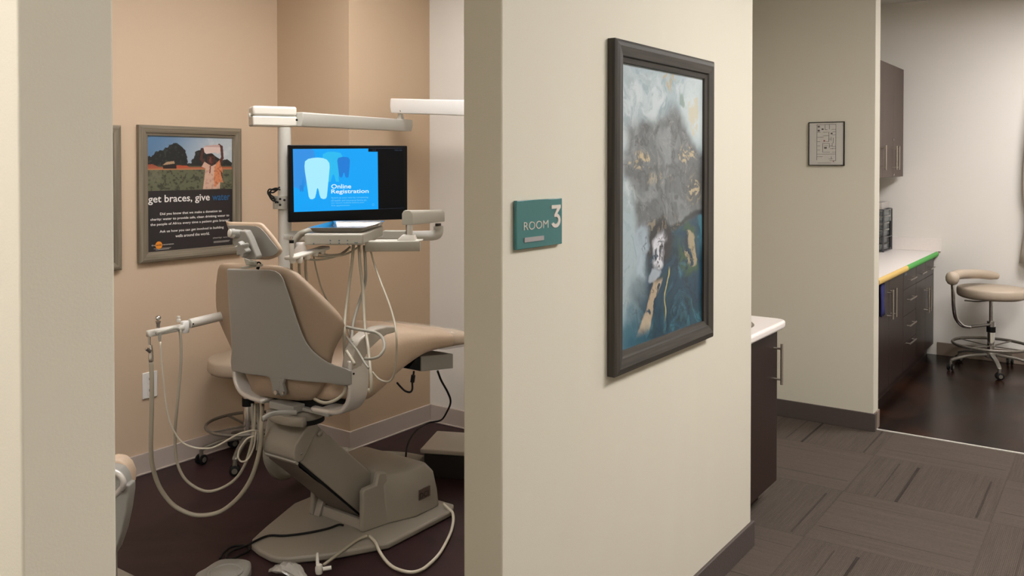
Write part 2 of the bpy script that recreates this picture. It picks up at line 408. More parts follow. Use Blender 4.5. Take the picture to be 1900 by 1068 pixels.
# ================================================================== PICTURES
def frame_on_x(name, X, y0, y1, z0, z1, bw, m1, m2, depth, parent, lip=.012):
    # mitred moulding round a rectangle on the plane X, facing +X
    prof = [(0, 0), (0, depth*.75), (bw*.12, depth*.9), (bw*.3, depth), (bw*.72, depth*.82), (bw*.78, depth*.62), (bw, depth*.5), (bw, 0)]
    for k, nm in enumerate(('side', 'top', 'side', 'bottom')):
        M = MB(); c = [(y0, z0), (y0, z1), (y1, z1), (y1, z0)]; d = [(1, 1), (1, -1), (-1, -1), (-1, 1)]
        R = []
        for q in (k, (k+1) % 4):
            R.append([Vector((X+h, c[q][0]+d[q][0]*a, c[q][1]+d[q][1]*a)) for a, h in prof])
        M.rings(R); obj('frame_'+nm, M, m2 if k in (0, 2) else m1, parent)

# --- tall abstract picture on the hall wall
pt = thing('framed_artwork', 'tall dark-framed abstract picture in grey, teal and gold on the hall wall', 'picture', (-1.19, 2.5, .9))
frame_on_x('f', -1.188, 2.142, 2.853, .9, 1.85, .062, M_framed, M_framed2, .03, pt)
def art(U, V):
    A = 1.45; x = U*1.0; y = V*A
    wx = fbm(x*3+1, y*3, 6, 3)-.5; wy = fbm(x*3+9, y*3+4, 6, 8)-.5
    u = U+wx*.34; v = V+wy*.24; n = fbm(x*6+wx*4, y*6+wy*4, 7, 11); n2 = fbm(x*18+wx*10, y*18+wy*10, 5, 21)
    ridg = np.abs(fbm(x*6+wx*6, y*6+wy*6, 6, 33)-.5)*2
    r2 = np.abs(fbm(x*11+wy*9+3, y*11+wx*9, 5, 52)-.5)*2
    img = np.zeros(U.shape+(3,)); img[:] = [lin(k) for k in (152, 168, 172)]
    img = mixc(img, (180, 190, 192), ss(.45, .72, n)); img = mixc(img, (116, 138, 146), ss(.52, .8, n2)*.6)
    img = mixc(img, (142, 152, 152), ss(.05, .0, ridg)*.5)
    img = mixc(img, (190, 200, 200), ss(.66, .9, u)*ss(.30, .14, v)*.8)
    # grey marbled mass
    top = .245-.10*np.exp(-((U-.62)/.22)**2)+.03*U
    g = ss(top-.035, top+.045, v)*ss(.68, .56, V+.12*(U-.5)+wy*.12)
    left = .03+.13*ss(.36, .46, V+wx*.12)
    g = g*ss(left-.05, left+.04, U+wx*.22)
    gc = np.zeros_like(img); gc[:] = [lin(k) for k in (100, 105, 107)]
    gc = mixc(gc, (134, 139, 141), ss(.5, .72, n)*.7); gc = mixc(gc, (72, 74, 75), ss(.14, .0, ridg)*.75); gc = mixc(gc, (160, 158, 154), ss(.06, .0, r2)*.35)
    gc = mixc(gc, (60, 60, 58), ss(.62, 1., U+wx*.3)*ss(.25, .45, V)*.85)
    gc = mixc(gc, (84, 87, 88), ss(.5, .75, n2)*.5)
    img = img*(1-g[..., None])+gc*g[..., None]
    # dark seam above the blue
    line = .600-.10*(U-.5)+wx*.10+wy*.04
    sea = ss(line-.005, line+.035, V)*ss(.14, .36, U+.45*(V-.62)+wy*.3+wx*.2)
    blue = np.zeros_like(img); blue[:] = [lin(k) for k in (28, 62, 80)]
    blue = mixc(blue, (62, 108, 122), ss(.5, .72, n)); blue = mixc(blue, (40, 64, 56), ss(.48, .8, n2)*.6); blue = mixc(blue, (20, 40, 54), ss(.12, .0, ridg)*.7)
    blue = mixc(blue, (96, 150, 166), ss(.84, 1.0, u)*ss(.74, .62, V)*.85)
    img = img*(1-sea[..., None])+blue*sea[..., None]
    img = mixc(img, (42, 44, 46), ss(.022, .004, np.abs(V-line-.012))*ss(.42, .6, U)*.9)
    bl2 = ss(.80, .90, V+wx*.4)*ss(.42, .1, U+wy*.3); img = mixc(img, (44, 94, 112), bl2*.85)
    bl3 = ss(.80, .84, V+wx*.2)*ss(.13, .02, U+wy*.15)*ss(.93, .89, V); img = mixc(img, (150, 178, 186), bl3*.9)
    # white and charcoal figure
    dk = ss(1.05, .7, np.hypot((u-.40)/.17, (v-.645)/.115)); img = mixc(img, (44, 46, 49), dk*ss(.26, .42, n+.1))
    wt = ss(1, .6, np.hypot((u-.40)/.09, (v-.665)/.085)); img = mixc(img, (188, 190, 196), wt*ss(.34, .5, n2+.1))
    img = mixc(img, (78, 80, 86), ss(.12, .0, r2)*wt)
    wt2 = ss(1, .6, np.hypot((u-.20)/.12, (v-.66)/.09)); img = mixc(img, (158, 174, 184), wt2*.8*ss(.35, .6, n+.05)); img = mixc(img, (84, 94, 104), ss(.05, .0, ridg)*wt2*.8)
    wt3 = ss(1, .6, np.hypot((u-.33)/.08, (v-.755)/.035)); img = mixc(img, (160, 170, 178), wt3*.8)
    # green and gold patches
    gr = ss(1.05, .7, np.hypot((u-.74)/.15, (v-.69)/.11)); img = mixc(img, (58, 84, 60), gr*ss(.34, .5, n2)*.9)
    go = ss(1, .8, np.hypot((u-.77)/.095, (v-.685)/.065)); img = mixc(img, (150, 138, 112), go*ss(.33, .42, n2)); img = mixc(img, (92, 88, 66), go*ss(.11, .0, r2)*.9); img = mixc(img, (66, 88, 62), go*ss(.56, .66, n)*.8)
    rel = (U-.30)+(V-.855)*1.05; gd = ss(.062, .045, np.abs(rel+wx*.22))*ss(.765, .79, V)*ss(.97, .92, V)
    img = mixc(img, (160, 144, 122), gd*ss(.30, .40, n2)); img = mixc(img, (112, 98, 80), gd*ss(.08, 0, r2)); img = mixc(img, (190, 178, 156), gd*ss(.55, .7, n)*.6)
    gl = ss(.012, .004, np.abs(U-.51+wx*.2+.02*np.sin(V*40)))*ss(.73, .76, V)*ss(.95, .9, V); img = mixc(img, (166, 156, 102), gl)
    st = inpoly(U+wx*.1, V+wy*.06, [(.80, .10), (.90, .09), (.92, .20), (.87, .235), (.81, .18)]); img = mixc(img, (186, 178, 152), st*.8*ss(.38, .5, n2+.05))
    gm = ss(1, .6, np.hypot((u-.75)/.06, (v-.12)/.03)); img = mixc(img, (92, 116, 96), gm*.6)
    for cx, cy, rx, ry in ((.45, .035, .06, .03), (.53, .08, .05, .045), (.60, .03, .06, .022)):
        img = mixc(img, (168, 144, 98), ss(1, .4, np.hypot((u-cx)/rx, (v-cy)/ry))*ss(.44, .52, n2)*.85)
    fl = fbm(x*52+wx*22, y*44+wy*22, 4, 77)
    zone = np.clip(ss(1, .5, np.hypot((U-.22)/.20, (V-.335)/.04))+ss(1, .5, np.hypot((U-.77)/.17, (V-.31)/.045))+ss(1, .4, np.hypot((U-.88)/.14, (V-.45)/.07))*.9+ss(1, .4, np.hypot((U-.4)/.3, (V-.40)/.03))*.5+ss(1, .4, np.hypot((U-.5)/.35, (V-.57)/.04))*.35, 0, 1)
    img = mixc(img, (176, 160, 128), ss(.625, .65, fl)*zone*g); img = mixc(img, (44, 42, 40), ss(.60, .64, fbm(x*30+5, y*30, 4, 5))*zone*.35*g)
    return img
painted('picture_print', (-1.181, 2.2, 1.79), (0, .595, 0), (0, 0, -.838), 280, 400, art, colattr_mat('artwork_print', .3), pt)

# --- poster on the exam-room wall
po = thing('framed_poster', 'grey-framed charity poster with child carrying a water can, over the wall outlet', 'poster', (-3.87, 2.64, 1.02))
frame_on_x('f', -3.868, 2.352, 2.94, 1.02, 1.685, .05, M_frameg, M_frameg2, .028, po)
PX = -3.861
Y0, Y1, ZT, ZB = 2.400, 2.892, 1.638, 1.068
def photo(U, V):
    n = fbm(U*10, V*6, 5, 2); n2 = fbm(U*40, V*26, 4, 5); nn = n-.5; asp = .58
    img = np.zeros(U.shape+(3,)); img[:] = [lin(k) for k in (88, 122, 156)]
    img = mixc(img, (178, 188, 194), ss(.1, .95, U*.9+V*.35)); img = mixc(img, (205, 208, 208), ss(.55, .75, n)*ss(.5, 1, U)*.7)
    up = inpoly(U, V, [(0, .40), (.05, .37), (.10, .31), (.14, .27), (.19, .29), (.2, .22), (.26, .17), (.29, .135), (.34, .14), (.39, .2), (.43, .27), (.45, .42), (.46, .52), (.50, .50), (.53, .36), (.56, .27), (.62, .22), (.7, .3), (.78, .36), (.88, .46), (.93, .42), (1, .5), (1, .58), (0, .58)])
    un = inpoly(U+(n2-.5)*.05, V+(n2-.5)*.06, [(0, .40), (.05, .37), (.10, .31), (.14, .27), (.19, .29), (.2, .22), (.26, .17), (.29, .135), (.34, .14), (.39, .2), (.43, .27), (.45, .42), (.46, .52), (.50, .50), (.53, .36), (.56, .27), (.62, .22), (.7, .3), (.78, .36), (.88, .46), (.93, .42), (1, .5), (1, .58), (0, .58)])
    img = mixc(img, (34, 37, 38), un); img = mixc(img, (62, 66, 60), un*ss(.6, .75, n2)*.7)
    img = mixc(img, (84, 84, 62), (V > .555).astype(float)); img = mixc(img, (168, 92, 66), (V > .575).astype(float)*(V < .625))
    img = mixc(img, (170, 120, 84), (V > .605).astype(float)*(V < .625))
    img = mixc(img, (96, 98, 76), (V > .625).astype(float)); fld = (V > .625).astype(float)
    img = mixc(img, (60, 62, 50), fld*ss(.5, .7, n2)); img = mixc(img, (120, 118, 98), fld*ss(.55, .8, n)*.5)
    img = mixc(img, (164, 84, 62), inpoly(U, V, [(0, .53), (.06, .52), (.12, .56), (.12, .6), (0, .6)])*.8)
    img = mixc(img, (36, 30, 30), inpoly(U, V, [(.17, .54), (.32, .50), (.33, .6), (.18, .6)]))
    img = mixc(img, (170, 142, 112), inpoly(U, V, [(.17, .54), (.22, .48), (.30, .465), (.31, .51), (.22, .53)]))
    img = mixc(img, (178, 84, 58), inpoly(U, V, [(.33, .54), (.45, .55), (.48, .58), (.33, .6)]))
    sk = (84, 50, 44)
    for a, b, w_ in (((.635, .24), (.615, .42), .014), ((.615, .42), (.67, .53), .016), ((.835, .15), (.865, .19), .012), ((.865, .19), (.875, .40), .016), ((.875, .40), (.83, .52), .018)):
        img = mixc(img, sk, seg(U, V, a, b, w_, asp))
    img = mixc(img, (204, 168, 148), inpoly(U, V, [(.655, .475), (.70, .52), (.745, .56), (.79, .52), (.84, .45), (.86, .56), (.84, .99), (.635, .99), (.655, .75), (.665, .60), (.62, .57)]))
    img = mixc(img, (178, 138, 120), inpoly(U, V, [(.655, .475), (.70, .52), (.745, .56), (.79, .52), (.84, .45), (.86, .56), (.84, .99), (.635, .99), (.655, .75), (.665, .60), (.62, .57)])*ss(.5, .7, n2)*.7)
    img = mixc(img, (108, 62, 52), inpoly(U, V, [(.72, .56), (.735, .54), (.725, .70), (.712, .69)]))
    org = inpoly(U+(n2-.5)*.01, V, [(.80, .5), (.84, .445), (.86, .55), (.88, .65), (.865, .75), (.885, .88), (.84, .86), (.80, .93), (.775, .97), (.77, .8), (.775, .62)])
    img = mixc(img, (206, 132, 92), org); img = mixc(img, (160, 92, 66), org*ss(.52, .7, n2)*.8)
    img = mixc(img, sk, inpoly(U, V, [(.85, .64), (.87, .68), (.875, .76), (.86, .75)]))
    jug = inpoly(U, V, [(.645, .22), (.665, .175), (.73, .165), (.78, .15), (.84, .155), (.85, .22), (.845, .30), (.82, .33), (.79, .30), (.74, .31), (.68, .33), (.655, .30)])
    img = mixc(img, (214, 190, 182), jug); img = mixc(img, (176, 140, 134), jug*(V < .2)*.7)
    head = (np.hypot((U-.735)/.048, (V-.43)/.115) < 1).astype(float); img = mixc(img, (70, 42, 38), head)
    img = mixc(img, (38, 26, 26), head*(V < .37)); img = mixc(img, (124, 76, 64), (np.hypot((U-.725)/.014, (V-.44)/.05) < 1).astype(float)*.7)
    img = mixc(img, (36, 22, 22), ((np.hypot((U-.71)/.009, (V-.415)/.012) < 1)|(np.hypot((U-.757)/.009, (V-.415)/.012) < 1)).astype(float))
    img = mixc(img, (110, 60, 54), (np.hypot((U-.735)/.016, (V-.49)/.012) < 1).astype(float))
    return img
zp = ZT-.272
painted('photo_print', (PX, Y0, ZT), (0, Y1-Y0, 0), (0, 0, zp-ZT), 300, 180, photo, colattr_mat('poster_photo', .35), po)
obj('poster_sheet', MB().box(-3.868, PX-.0005, Y0, Y1, ZB, ZT), mat('poster_dark', (42, 38, 40), .4), po)
TX = PX+.0012; u_, v_ = Vector((0, 1, 0)), Vector((0, 0, 1))
def ptext(M, s, px0, px1, pyb, pyt, bold=.0, **k):
    # writing placed by fractions of the dark panel
    a = hit(px0, pyb, 'X', TX); b = hit(px1, pyb, 'X', TX); c = hit(px0, pyt, 'X', TX)
    return a, b, c
Wd = Y1-Y0
def line(M, s, fa, fb, z, h, bold=0): text(M, s, (TX, Y0+fa*Wd, z), u_, v_, (fb-fa)*Wd, h, bold)
hd = MB(); line(hd, 'get braces, give', .012, .715, 1.298, .047, .012); obj('headline_text', hd, M_paper, po, mesh_fix=False)
hd = MB(); line(hd, 'water', .745, .965, 1.308, .030, .012); obj('headline_word', hd, mat('poster_blue', (40, 96, 140), .5), po, label='blue word water', mesh_fix=False)
hd = MB()
line(hd, 'Did you know that we make a donation to', .14, .86, 1.243, .0155, .010)
line(hd, 'charity: water to provide safe, clean drinking water to', .035, .955, 1.218, .0155, .010)
line(hd, 'the people of Africa every time a patient gets braces?', .035, .955, 1.193, .0155, .010)
obj('first_paragraph', hd, M_paper, po, mesh_fix=False); hd = MB()
line(hd, 'Ask us how you can get involved in building', .135, .885, 1.157, .0155, .010)
line(hd, 'wells around the world.', .31, .71, 1.132, .0145, .010)
obj('second_paragraph', hd, M_paper, po, mesh_fix=False)
hd = MB(); line(hd, 'charity: water', .75, .97, 1.108, .010, 0); obj('charity_name', hd, mat('poster_grey_text', (190, 186, 180), .6), po, mesh_fix=False)
hd = MB(); line(hd, 'the', .045, .085, 1.098, .007, .02); line(hd, 'generation', .165, .29, 1.0965, .0078, .02)
obj('generation_lettering', hd, mat('poster_grey_text', (190, 186, 180), .6), po, mesh_fix=False)
for z_, a_, b_ in ((1.083, .07, .26), (1.0775, .09, .24), (1.094, .76, .96), (1.0885, .76, .95)): obj('small_print', MB().box(TX-.0003, TX, Y0+a_*Wd, Y0+b_*Wd, z_, z_+.0018), MATS['poster_grey_text'], po)
obj('round_logo', MB().lathe((TX-.0004, Y0+.125*Wd, 1.1), [(.0185, 0), (.0185, .0005)], (1, 0, 0), 32), mat('poster_orange', (226, 140, 44), .5), po, label='orange disc')
hd = MB(); text(hd, 'smile', (TX+.0004, Y0+.096*Wd, 1.0975), u_, v_, .029, .0075, .02); obj('logo_text', hd, M_black, po, mesh_fix=False)

# --- second frame cut off by the left column
p2 = thing('framed_poster', 'grey picture frame cut off by the left column', 'poster', (-3.87, 1.97, 1.0))
frame_on_x('f', -3.868, 1.672, 2.262, 1.0, 1.678, .05, M_frameg, M_frameg2, .028, p2)
obj('poster_sheet', MB().box(-3.868, PX, 1.72, 2.214, 1.048, 1.63), mat('poster_dark', (42, 38, 40), .4), p2)

# --- room sign
sg = thing('room_sign', 'teal glass ROOM 3 sign with silver lettering beside the tall picture', 'sign', (-1.19, 1.785, 1.295))
obj('panel', MB().box(-1.188, -1.178, 1.683, 1.886, 1.2945, 1.4115), M_teal, sg, bev=.0015, label='teal glass panel')
nx = Vector((1, 0, 0))
t = MB(); text(t, 'ROOM', (-1.178, 1.7115, 1.3395), u_, v_, .1075, .0195, -.012, thick=.0015, nrm=nx); obj('room_lettering', t, M_silver, sg)
t = MB()
# numeral 3: flat top, diagonal, round bowl
def S3(a, b): return Vector((-1.178, 1.8335+a*.0425, 1.3385+b*.0565))
out3 = [(0, 1), (1, 1), (1, .87), (.60, .60)]
for k in range(0, 13):
    a = math.radians(68-k*(68+152)/12); out3.append((.46+.52*math.cos(a), .31+.325*math.sin(a)))
inn = []
for k in range(0, 13):
    a = math.radians(-150+k*(150+78)/12); inn.append((.46+.27*math.cos(a), .31+.165*math.sin(a)))
out3 += inn+[(.30, .47), (.30, .57), (.60, .84), (0, .84)]
t.prism([S3(*p) for p in out3], (.002, 0, 0)); obj('numeral', t, M_silver, sg)
obj('name_bar', MB().box(-1.178, -1.175, 1.7125, 1.797, 1.3105, 1.3215), mat('bar_grey', (160, 156, 156), .4, .3), sg)

# --- evacuation map
ev = thing('evacuation_map', 'small thin-framed evacuation floor plan on the wall past the sink cabinet', 'sign', (-1.407, 5.12, 1.49))
YE = 5.11
obj('sheet', MB().box(-1.503, -1.311, YE-.001, 5.119, 1.492, 1.734), mat('plan_paper', (190, 186, 178), .35), ev)
f = MB()
for a in ((-1.507, -1.307, 1.734, 1.738), (-1.507, -1.307, 1.488, 1.492), (-1.507, -1.503, 1.488, 1.738), (-1.311, -1.307, 1.488, 1.738)): f.box(a[0], a[1], YE-.006, 5.119, a[2], a[3])
obj('frame', f, M_black, ev)
pl = MB()
def pm(x, y): return (-1.505+(x-220)/630*.196, 1.736-(y-170)/760*.246)   # plan drawing in wall units
def pline(x0, y0, x1, y1, w_=5):
    a = pm(x0, y0); b = pm(x1, y1); k = .0003
    x_0, x_1 = min(a[0], b[0])-w_*k/2, max(a[0], b[0])+w_*k/2; z_0, z_1 = min(a[1], b[1])-w_*k/2, max(a[1], b[1])+w_*k/2
    pl.box(x_0, x_1, YE-.0022, YE-.001, z_0, z_1)
for q in ((365, 210, 705, 210), (365, 210, 365, 840), (705, 210, 705, 850), (365, 735, 705, 735), (590, 210, 590, 290), (510, 210, 510, 300), (510, 300, 550, 300), (630, 300, 700, 300), (640, 345, 700, 345), (640, 395, 700, 395), (375, 345, 430, 345), (375, 435, 480, 435), (480, 345, 560, 345), (480, 410, 580, 410), (580, 345, 580, 510), (375, 510, 420, 510), (375, 585, 420, 585), (375, 660, 420, 660), (470, 545, 590, 545), (470, 545, 470, 700), (590, 545, 590, 620), (520, 510, 580, 510), (590, 470, 620, 470), (620, 435, 620, 500), (640, 540, 640, 600), (590, 590, 640, 590), (650, 600, 700, 600), (640, 635, 700, 635), (600, 640, 650, 640), (640, 700, 700, 700), (470, 700, 600, 700), (660, 450, 660, 540), (500, 585, 560, 585), (500, 610, 540, 635), (365, 780, 470, 780), (625, 780, 625, 820), (580, 820, 655, 820), (380, 890, 620, 890), (600, 850, 700, 850)): pline(*q)
for q in ((385, 235, 410, 255), (385, 305, 410, 325), (455, 285, 478, 298), (620, 365, 640, 378)): pline(*q, w_=12)
obj('plan_drawing', pl, mat('plan_ink', (84, 74, 72), .6), ev)
for x, y, r_ in ((498, 500, .0042), (665, 865, .003)): a = pm(x, y); obj('red_mark', MB().lathe((a[0], YE-.003, a[1]), [(r_, 0), (r_, .0015)], (0, 1, 0), 12), mat('plan_red', (150, 50, 48), .6), ev)

# --- outlet
ol = thing('wall_outlet', 'white double power outlet low on the tan wall', 'outlet', (-3.87, 2.412, .36))
obj('cover_plate', MB().box(-3.869, -3.862, 2.373, 2.451, .361, .488), M_wplas2, ol, bev=.003)
for z_ in (.397, .452):
    r_ = obj('socket', MB().box(-3.862, -3.859, 2.396, 2.428, z_-.019, z_+.019), M_wplas2, ol, bev=.002)
    s_ = MB(); s_.box(-3.8592, -3.8586, 2.404, 2.407, z_-.003, z_+.009).box(-3.8592, -3.8586, 2.417, 2.42, z_-.003, z_+.009).lathe((-3.8592, 2.412, z_-.010), [(.003, 0), (.003, .0006)], (1, 0, 0), 10)
    obj('slots', s_, M_black, r_)

# ================================================================== DENTAL CHAIR
XC = -2.63
ch = thing('dental_chair', 'grey and beige reclining dental chair seen from behind in the middle of the exam bay', 'dental chair', (XC, 2.5, 0))
# base plate
bp_ = [(-2.325, 2.84), (-2.325, 2.455), (-2.437, 2.262), (-2.54, 2.146), (-2.575, 2.124), (-2.61, 2.116), (-2.69, 2.124), (-2.75, 2.14), (-2.79, 2.175), (-2.84, 2.28), (-2.935, 2.508), (-2.935, 2.84), (-2.90, 2.90), (-2.36, 2.90)]
obj('base_plate', MB().prism([Vector((x, y, 0.002)) for x, y in bp_], (0, 0, .026)), M_base_metal, ch, bev=.008)
# motor cover: drafted body with a domed top, open at the front for the lift arm
def cring(z, f, dx, yb): return [Vector((x, y, z)) for x, y in ((-2.45-dx, f), (-2.40-dx, 2.70), (-2.40-dx, yb-.02), (-2.42-dx, yb), (-2.84+dx, yb), (-2.86+dx, yb-.02), (-2.86+dx, 2.70), (-2.81+dx, f))]
cv = MB().rings([cring(.028, 2.575, 0, 2.865), cring(.10, 2.575, .006, 2.86), cring(.175, 2.575, .014, 2.845), cring(.215, 2.578, .035, 2.815), cring(.232, 2.585, .075, 2.78), cring(.240, 2.60, .13, 2.74)])
obj('motor_cover', cv, M_base_metal, ch, sm='auto', bev=.008, seg=4)
for s, xo in ((1, -2.45), (-1, -2.81)):
    P = [(2.462, .028), (2.470, .186), (2.480, .196), (2.535, .200), (2.556, .232), (2.566, .238), (2.60, .232), (2.60, .028)]
    sl_ = lambda y, z: (y-2.46)*.18*s-s*.03*min(1, max(0, (z-.12)/.12))**2
    R_ = [[Vector((xo-s*.02+sl_(y, z), y, z)) for y, z in P], [Vector((xo-s*.045+sl_(y, z), y, z)) for y, z in P]]
    ck = MB().rings(R_); obj('cover_cheek', ck, M_base_metal, ch, bev=.007)
obj('front_sill', MB().pbox((-2.765, 2.485, .028), (.285, -.012, 0), (0, .02, 0), (0, .010, .036)), M_base_metal, ch, bev=.003)
obj('sill_bracket', MB().prism([Vector((-2.778, 2.468, .028)), Vector((-2.778, 2.50, .028)), Vector((-2.778, 2.515, .128)), Vector((-2.778, 2.508, .128))], (.045, 0, 0)), M_base_metal, ch, bev=.002)
obj('arm_well_shade', MB().box(-2.775, -2.49, 2.52, 2.57, .03, .17), M_rubber, ch)  # black slab, the shade of the arm's hollow put in as colour
# badge
bx0 = hit(777, 928, 'X', -2.404); bx1 = hit(797, 918.5, 'X', -2.404); bh = hit(777, 909, 'X', -2.404).z-bx0.z
bd = obj('maker_badge', MB().pbox(bx0, bx1-bx0, (0, 0, bh), (.004, 0, 0)), mat('badge_brown', (92, 76, 70), .4), ch, label='brown rectangular badge')
o_ = hit(779, 925.5, 'X', -2.3995); e_ = hit(795, 918.5, 'X', -2.3995)
t = MB(); text(t, 'DCI', o_, (e_-o_).normalized(), v_, (e_-o_).length, .024, .01)
obj('badge_lettering', t, mat('badge_ink', (36, 30, 30), .5), bd, mesh_fix=False)
# lift arm
lk = [(2.285, .494), (2.326, .458), (2.551, .249), (2.62, .185), (2.60, .06), (2.531, .055), (2.201, .371), (2.178, .385), (2.185, .42)]
obj('lift_arm', MB().prism([Vector((-2.715, y, z)) for y, z in lk], (.172, 0, 0)), M_base_metal, ch, bev=.006)
pr_ = [(2.296, .480), (2.286, .497), (2.262, .505), (2.235, .494), (2.195, .462), (2.176, .440), (2.168, .415), (2.172, .388), (2.190, .372), (2.215, .372)]
obj('arm_head', MB().rings([[Vector((x, y, z)) for y, z in pr_] for x in (-2.722, -2.538)]), M_base_metal, ch, bev=.007, seg=4)
obj('head_lip', MB().pbox((-2.72, 2.178, .374), (.178, 0, 0), (0, .012, -.012), (0, .006, .006)), M_gplas, ch, label='pale lower lip')
obj('link_gap_shade', MB().prism([Vector((-2.71, y, z)) for y, z in ((2.205, .368), (2.196, .362), (2.52, .058), (2.53, .062))], (.165, 0, 0)), M_rubber, ch)  # black strip painting the shade between lift arm and lower link
obj('lower_link', MB().prism([Vector((-2.72, y, z)) for y, z in ((2.196, .366), (2.202, .350), (2.30, .262), (2.42, .165), (2.55, .058), (2.54, .048), (2.515, .058), (2.20, .357))], (.172, 0, 0)), mat('link_grey', (112, 104, 96), .5), ch, bev=.002)
for p in ((594, 804), (559, 841)): c = hit(p[0], p[1], 'X', -2.538); pv = MB().lathe(c, [(.012 if p[0] == 594 else .0045, -.002), (.010 if p[0] == 594 else .004, .004)], (1, 0, 0), 20); obj('pivot_cap', pv, M_base_metal, ch, sm=True)
# swivel under the seat
obj('swivel_block', MB().strap([(-2.70, 2.19, .532), (-2.64, 2.17, .532), (-2.56, 2.17, .532), (-2.50, 2.19, .532)], (0, 0, 1), .036, .03, 5), M_base_metal, ch, sm=True)
obj('swivel_plate', MB().lathe((-2.61, 2.28, .514), [(.075, 0), (.078, .004), (.078, .032), (.07, .036)], n=40), M_base_metal, ch, sm='auto')
obj('swivel_bearing', MB().lathe((-2.61, 2.28, .498), [(.08, 0), (.08, .018)], n=32), M_rubber, ch, sm='auto')
obj('seat_frame', MB().box(-2.86, -2.42, 2.23, 2.33, .554, .568), M_shell, ch, bev=.004)
obj('frame_hanger', MB().pbox((-2.70, 2.185, .553), (.14, 0, 0), (0, .06, 0), (0, 0, .028)), M_shell, ch, bev=.004)
obj('seat_underside', MB().box(-2.80, -2.47, 2.25, 2.42, .568, .60), M_rubber, ch)
lv = MB(); lv.strap([W(550, 765, 3.20), W(535, 765, 3.18), W(512, 766, 3.15), W(500, 769, 3.13), W(487, 777, 3.11)], (0, 0, 1), .017, .012)
obj('swivel_lever', lv, M_shell, ch, sm=True)

# seat and leg cushion, lofted along Y
def cushion(rows, m, nm, e=.42, parent=ch, n=36, cx=XC, crown=.0):
    M = MB(); R = []
    for y, zb, zt, hw in rows:
        c = []; zm = (zb+zt)/2; hh = (zt-zb)/2
        for i in range(n):
            a = 2*PI*i/n; ca, sa = math.cos(a), math.sin(a)
            c.append(Vector((cx+hw*math.copysign(abs(ca)**e, ca), y, zm+hh*math.copysign(abs(sa)**(e*1.5), sa))))
        R.append(c)
    M.rings(R); return obj(nm, M, m, parent, sm=True)
def sm_rows(rows, k=5):
    P = [Vector((a[0], a[1], a[2])) for a in rows]; Q = smooth(P, k); hw = [Vector((a[3], 0, 0)) for a in rows]; S = smooth(hw, k)
    return [(p.x, p.y, p.z, s.x) for p, s in zip(Q, S)]
cushion(sm_rows([(2.245, .625, .665, .19), (2.26, .602, .71, .215), (2.29, .592, .74, .228), (2.34, .587, .765, .233), (2.43, .556, .795, .24), (2.50, .568, .818, .24), (2.60, .622, .822, .238), (2.70, .66, .812, .236), (2.80, .685, .795, .233), (2.95, .682, .765, .225), (3.10, .668, .735, .20), (3.18, .655, .71, .185), (3.225, .65, .69, .17), (3.24, .655, .672, .15)]), M_vinyl, 'seat_cushion')
# clear sleeve on the toe end
cushion([(2.955, .672, .772, .228), (3.10, .658, .742, .206), (3.19, .645, .716, .19), (3.235, .642, .696, .178), (3.25, .65, .68, .16)], mat('clear_sleeve', (225, 215, 200), .18, alpha=.28), 'toe_sleeve').__setitem__('label', 'clear plastic sleeve')
# power box under the toe end
pb = MB().pbox(Vector((-2.78, 2.79, .612)), Vector((.33, 0, 0)), Vector((0, .215, -.028)), Vector((0, 0, .065)))
obj('toe_box', pb, M_shell, ch, bev=.003)
obj('toe_box_end', MB().prism([Vector((-2.775, 2.715, .638)), Vector((-2.775, 2.789, .613)), Vector((-2.775, 2.789, .672)), Vector((-2.775, 2.76, .67))], (.32, 0, 0)), M_black, ch)

# backrest surface: leans back, wraps forward at the wings
def backY(x, z, off=0):
    dx = x-XC
    return 2.077+(1.136-z)*.182+.10*dx+.50*dx*dx+off
def onback(px, py, off=0, tilt=0):
    r = ray(px, py); s = 3.2
    for _ in range(25):
        p = EYE+r*s; s += (backY(p.x, p.z, off)-p.y)/(r.y+.2)
    return EYE+r*s
def pillow(poly, surf, T, mid, p_edge, ny=26, nx=22, back_only=False):
    # closed pad over a traced outline: rows of the outline, front and back sheets meeting at a round edge
    M = MB(); ys = [q[1] for q in poly]; y0, y1 = min(ys)+.3, max(ys)-.3; front = []; back = []
    for j in range(ny+1):
        v = .5-.5*math.cos(PI*j/ny); y = y0+(y1-y0)*v; xs = []
        for i in range(len(poly)):
            a = poly[i]; b = poly[(i+1) % len(poly)]
            if (a[1] > y) != (b[1] > y): xs.append(a[0]+(y-a[1])*(b[0]-a[0])/(b[1]-a[1]))
        xl, xr = min(xs), max(xs); fr = []; bk = []
        for i in range(nx+1):
            u = .5-.5*math.cos(PI*i/nx)
            eu = max(0, 1-abs(2*u-1)**p_edge)**(1/2.2); evv = max(0, 1-abs(2*v-1)**p_edge)**(1/2.2); e = eu*evv
            x = xl+(xr-xl)*u
            fr.append(surf(x, y, mid+T/2*e)); bk.append(surf(x, y, mid-T/2*e))
        front.append(fr); back.append(bk)
    n1 = nx+1
    V = [p for r in front for p in r]+[p for r in back for p in r]; o = len(V)//2; F = []
    for j in range(ny):
        for i in range(nx):
            a = j*n1+i; F.append((a, a+1, a+n1+1, a+n1)); F.append((o+a, o+a+n1, o+a+n1+1, o+a+1))
    for i in range(nx): F.append((i, o+i, o+i+1, i+1)); b = ny*n1+i; F.append((b, b+1, o+b+1, o+b))
    for j in range(ny): a = j*n1; F.append((a, a+n1, o+a+n1, o+a)); b = a+nx; F.append((b, o+b, o+b+n1, b+n1))
    M.add(V, F); return M
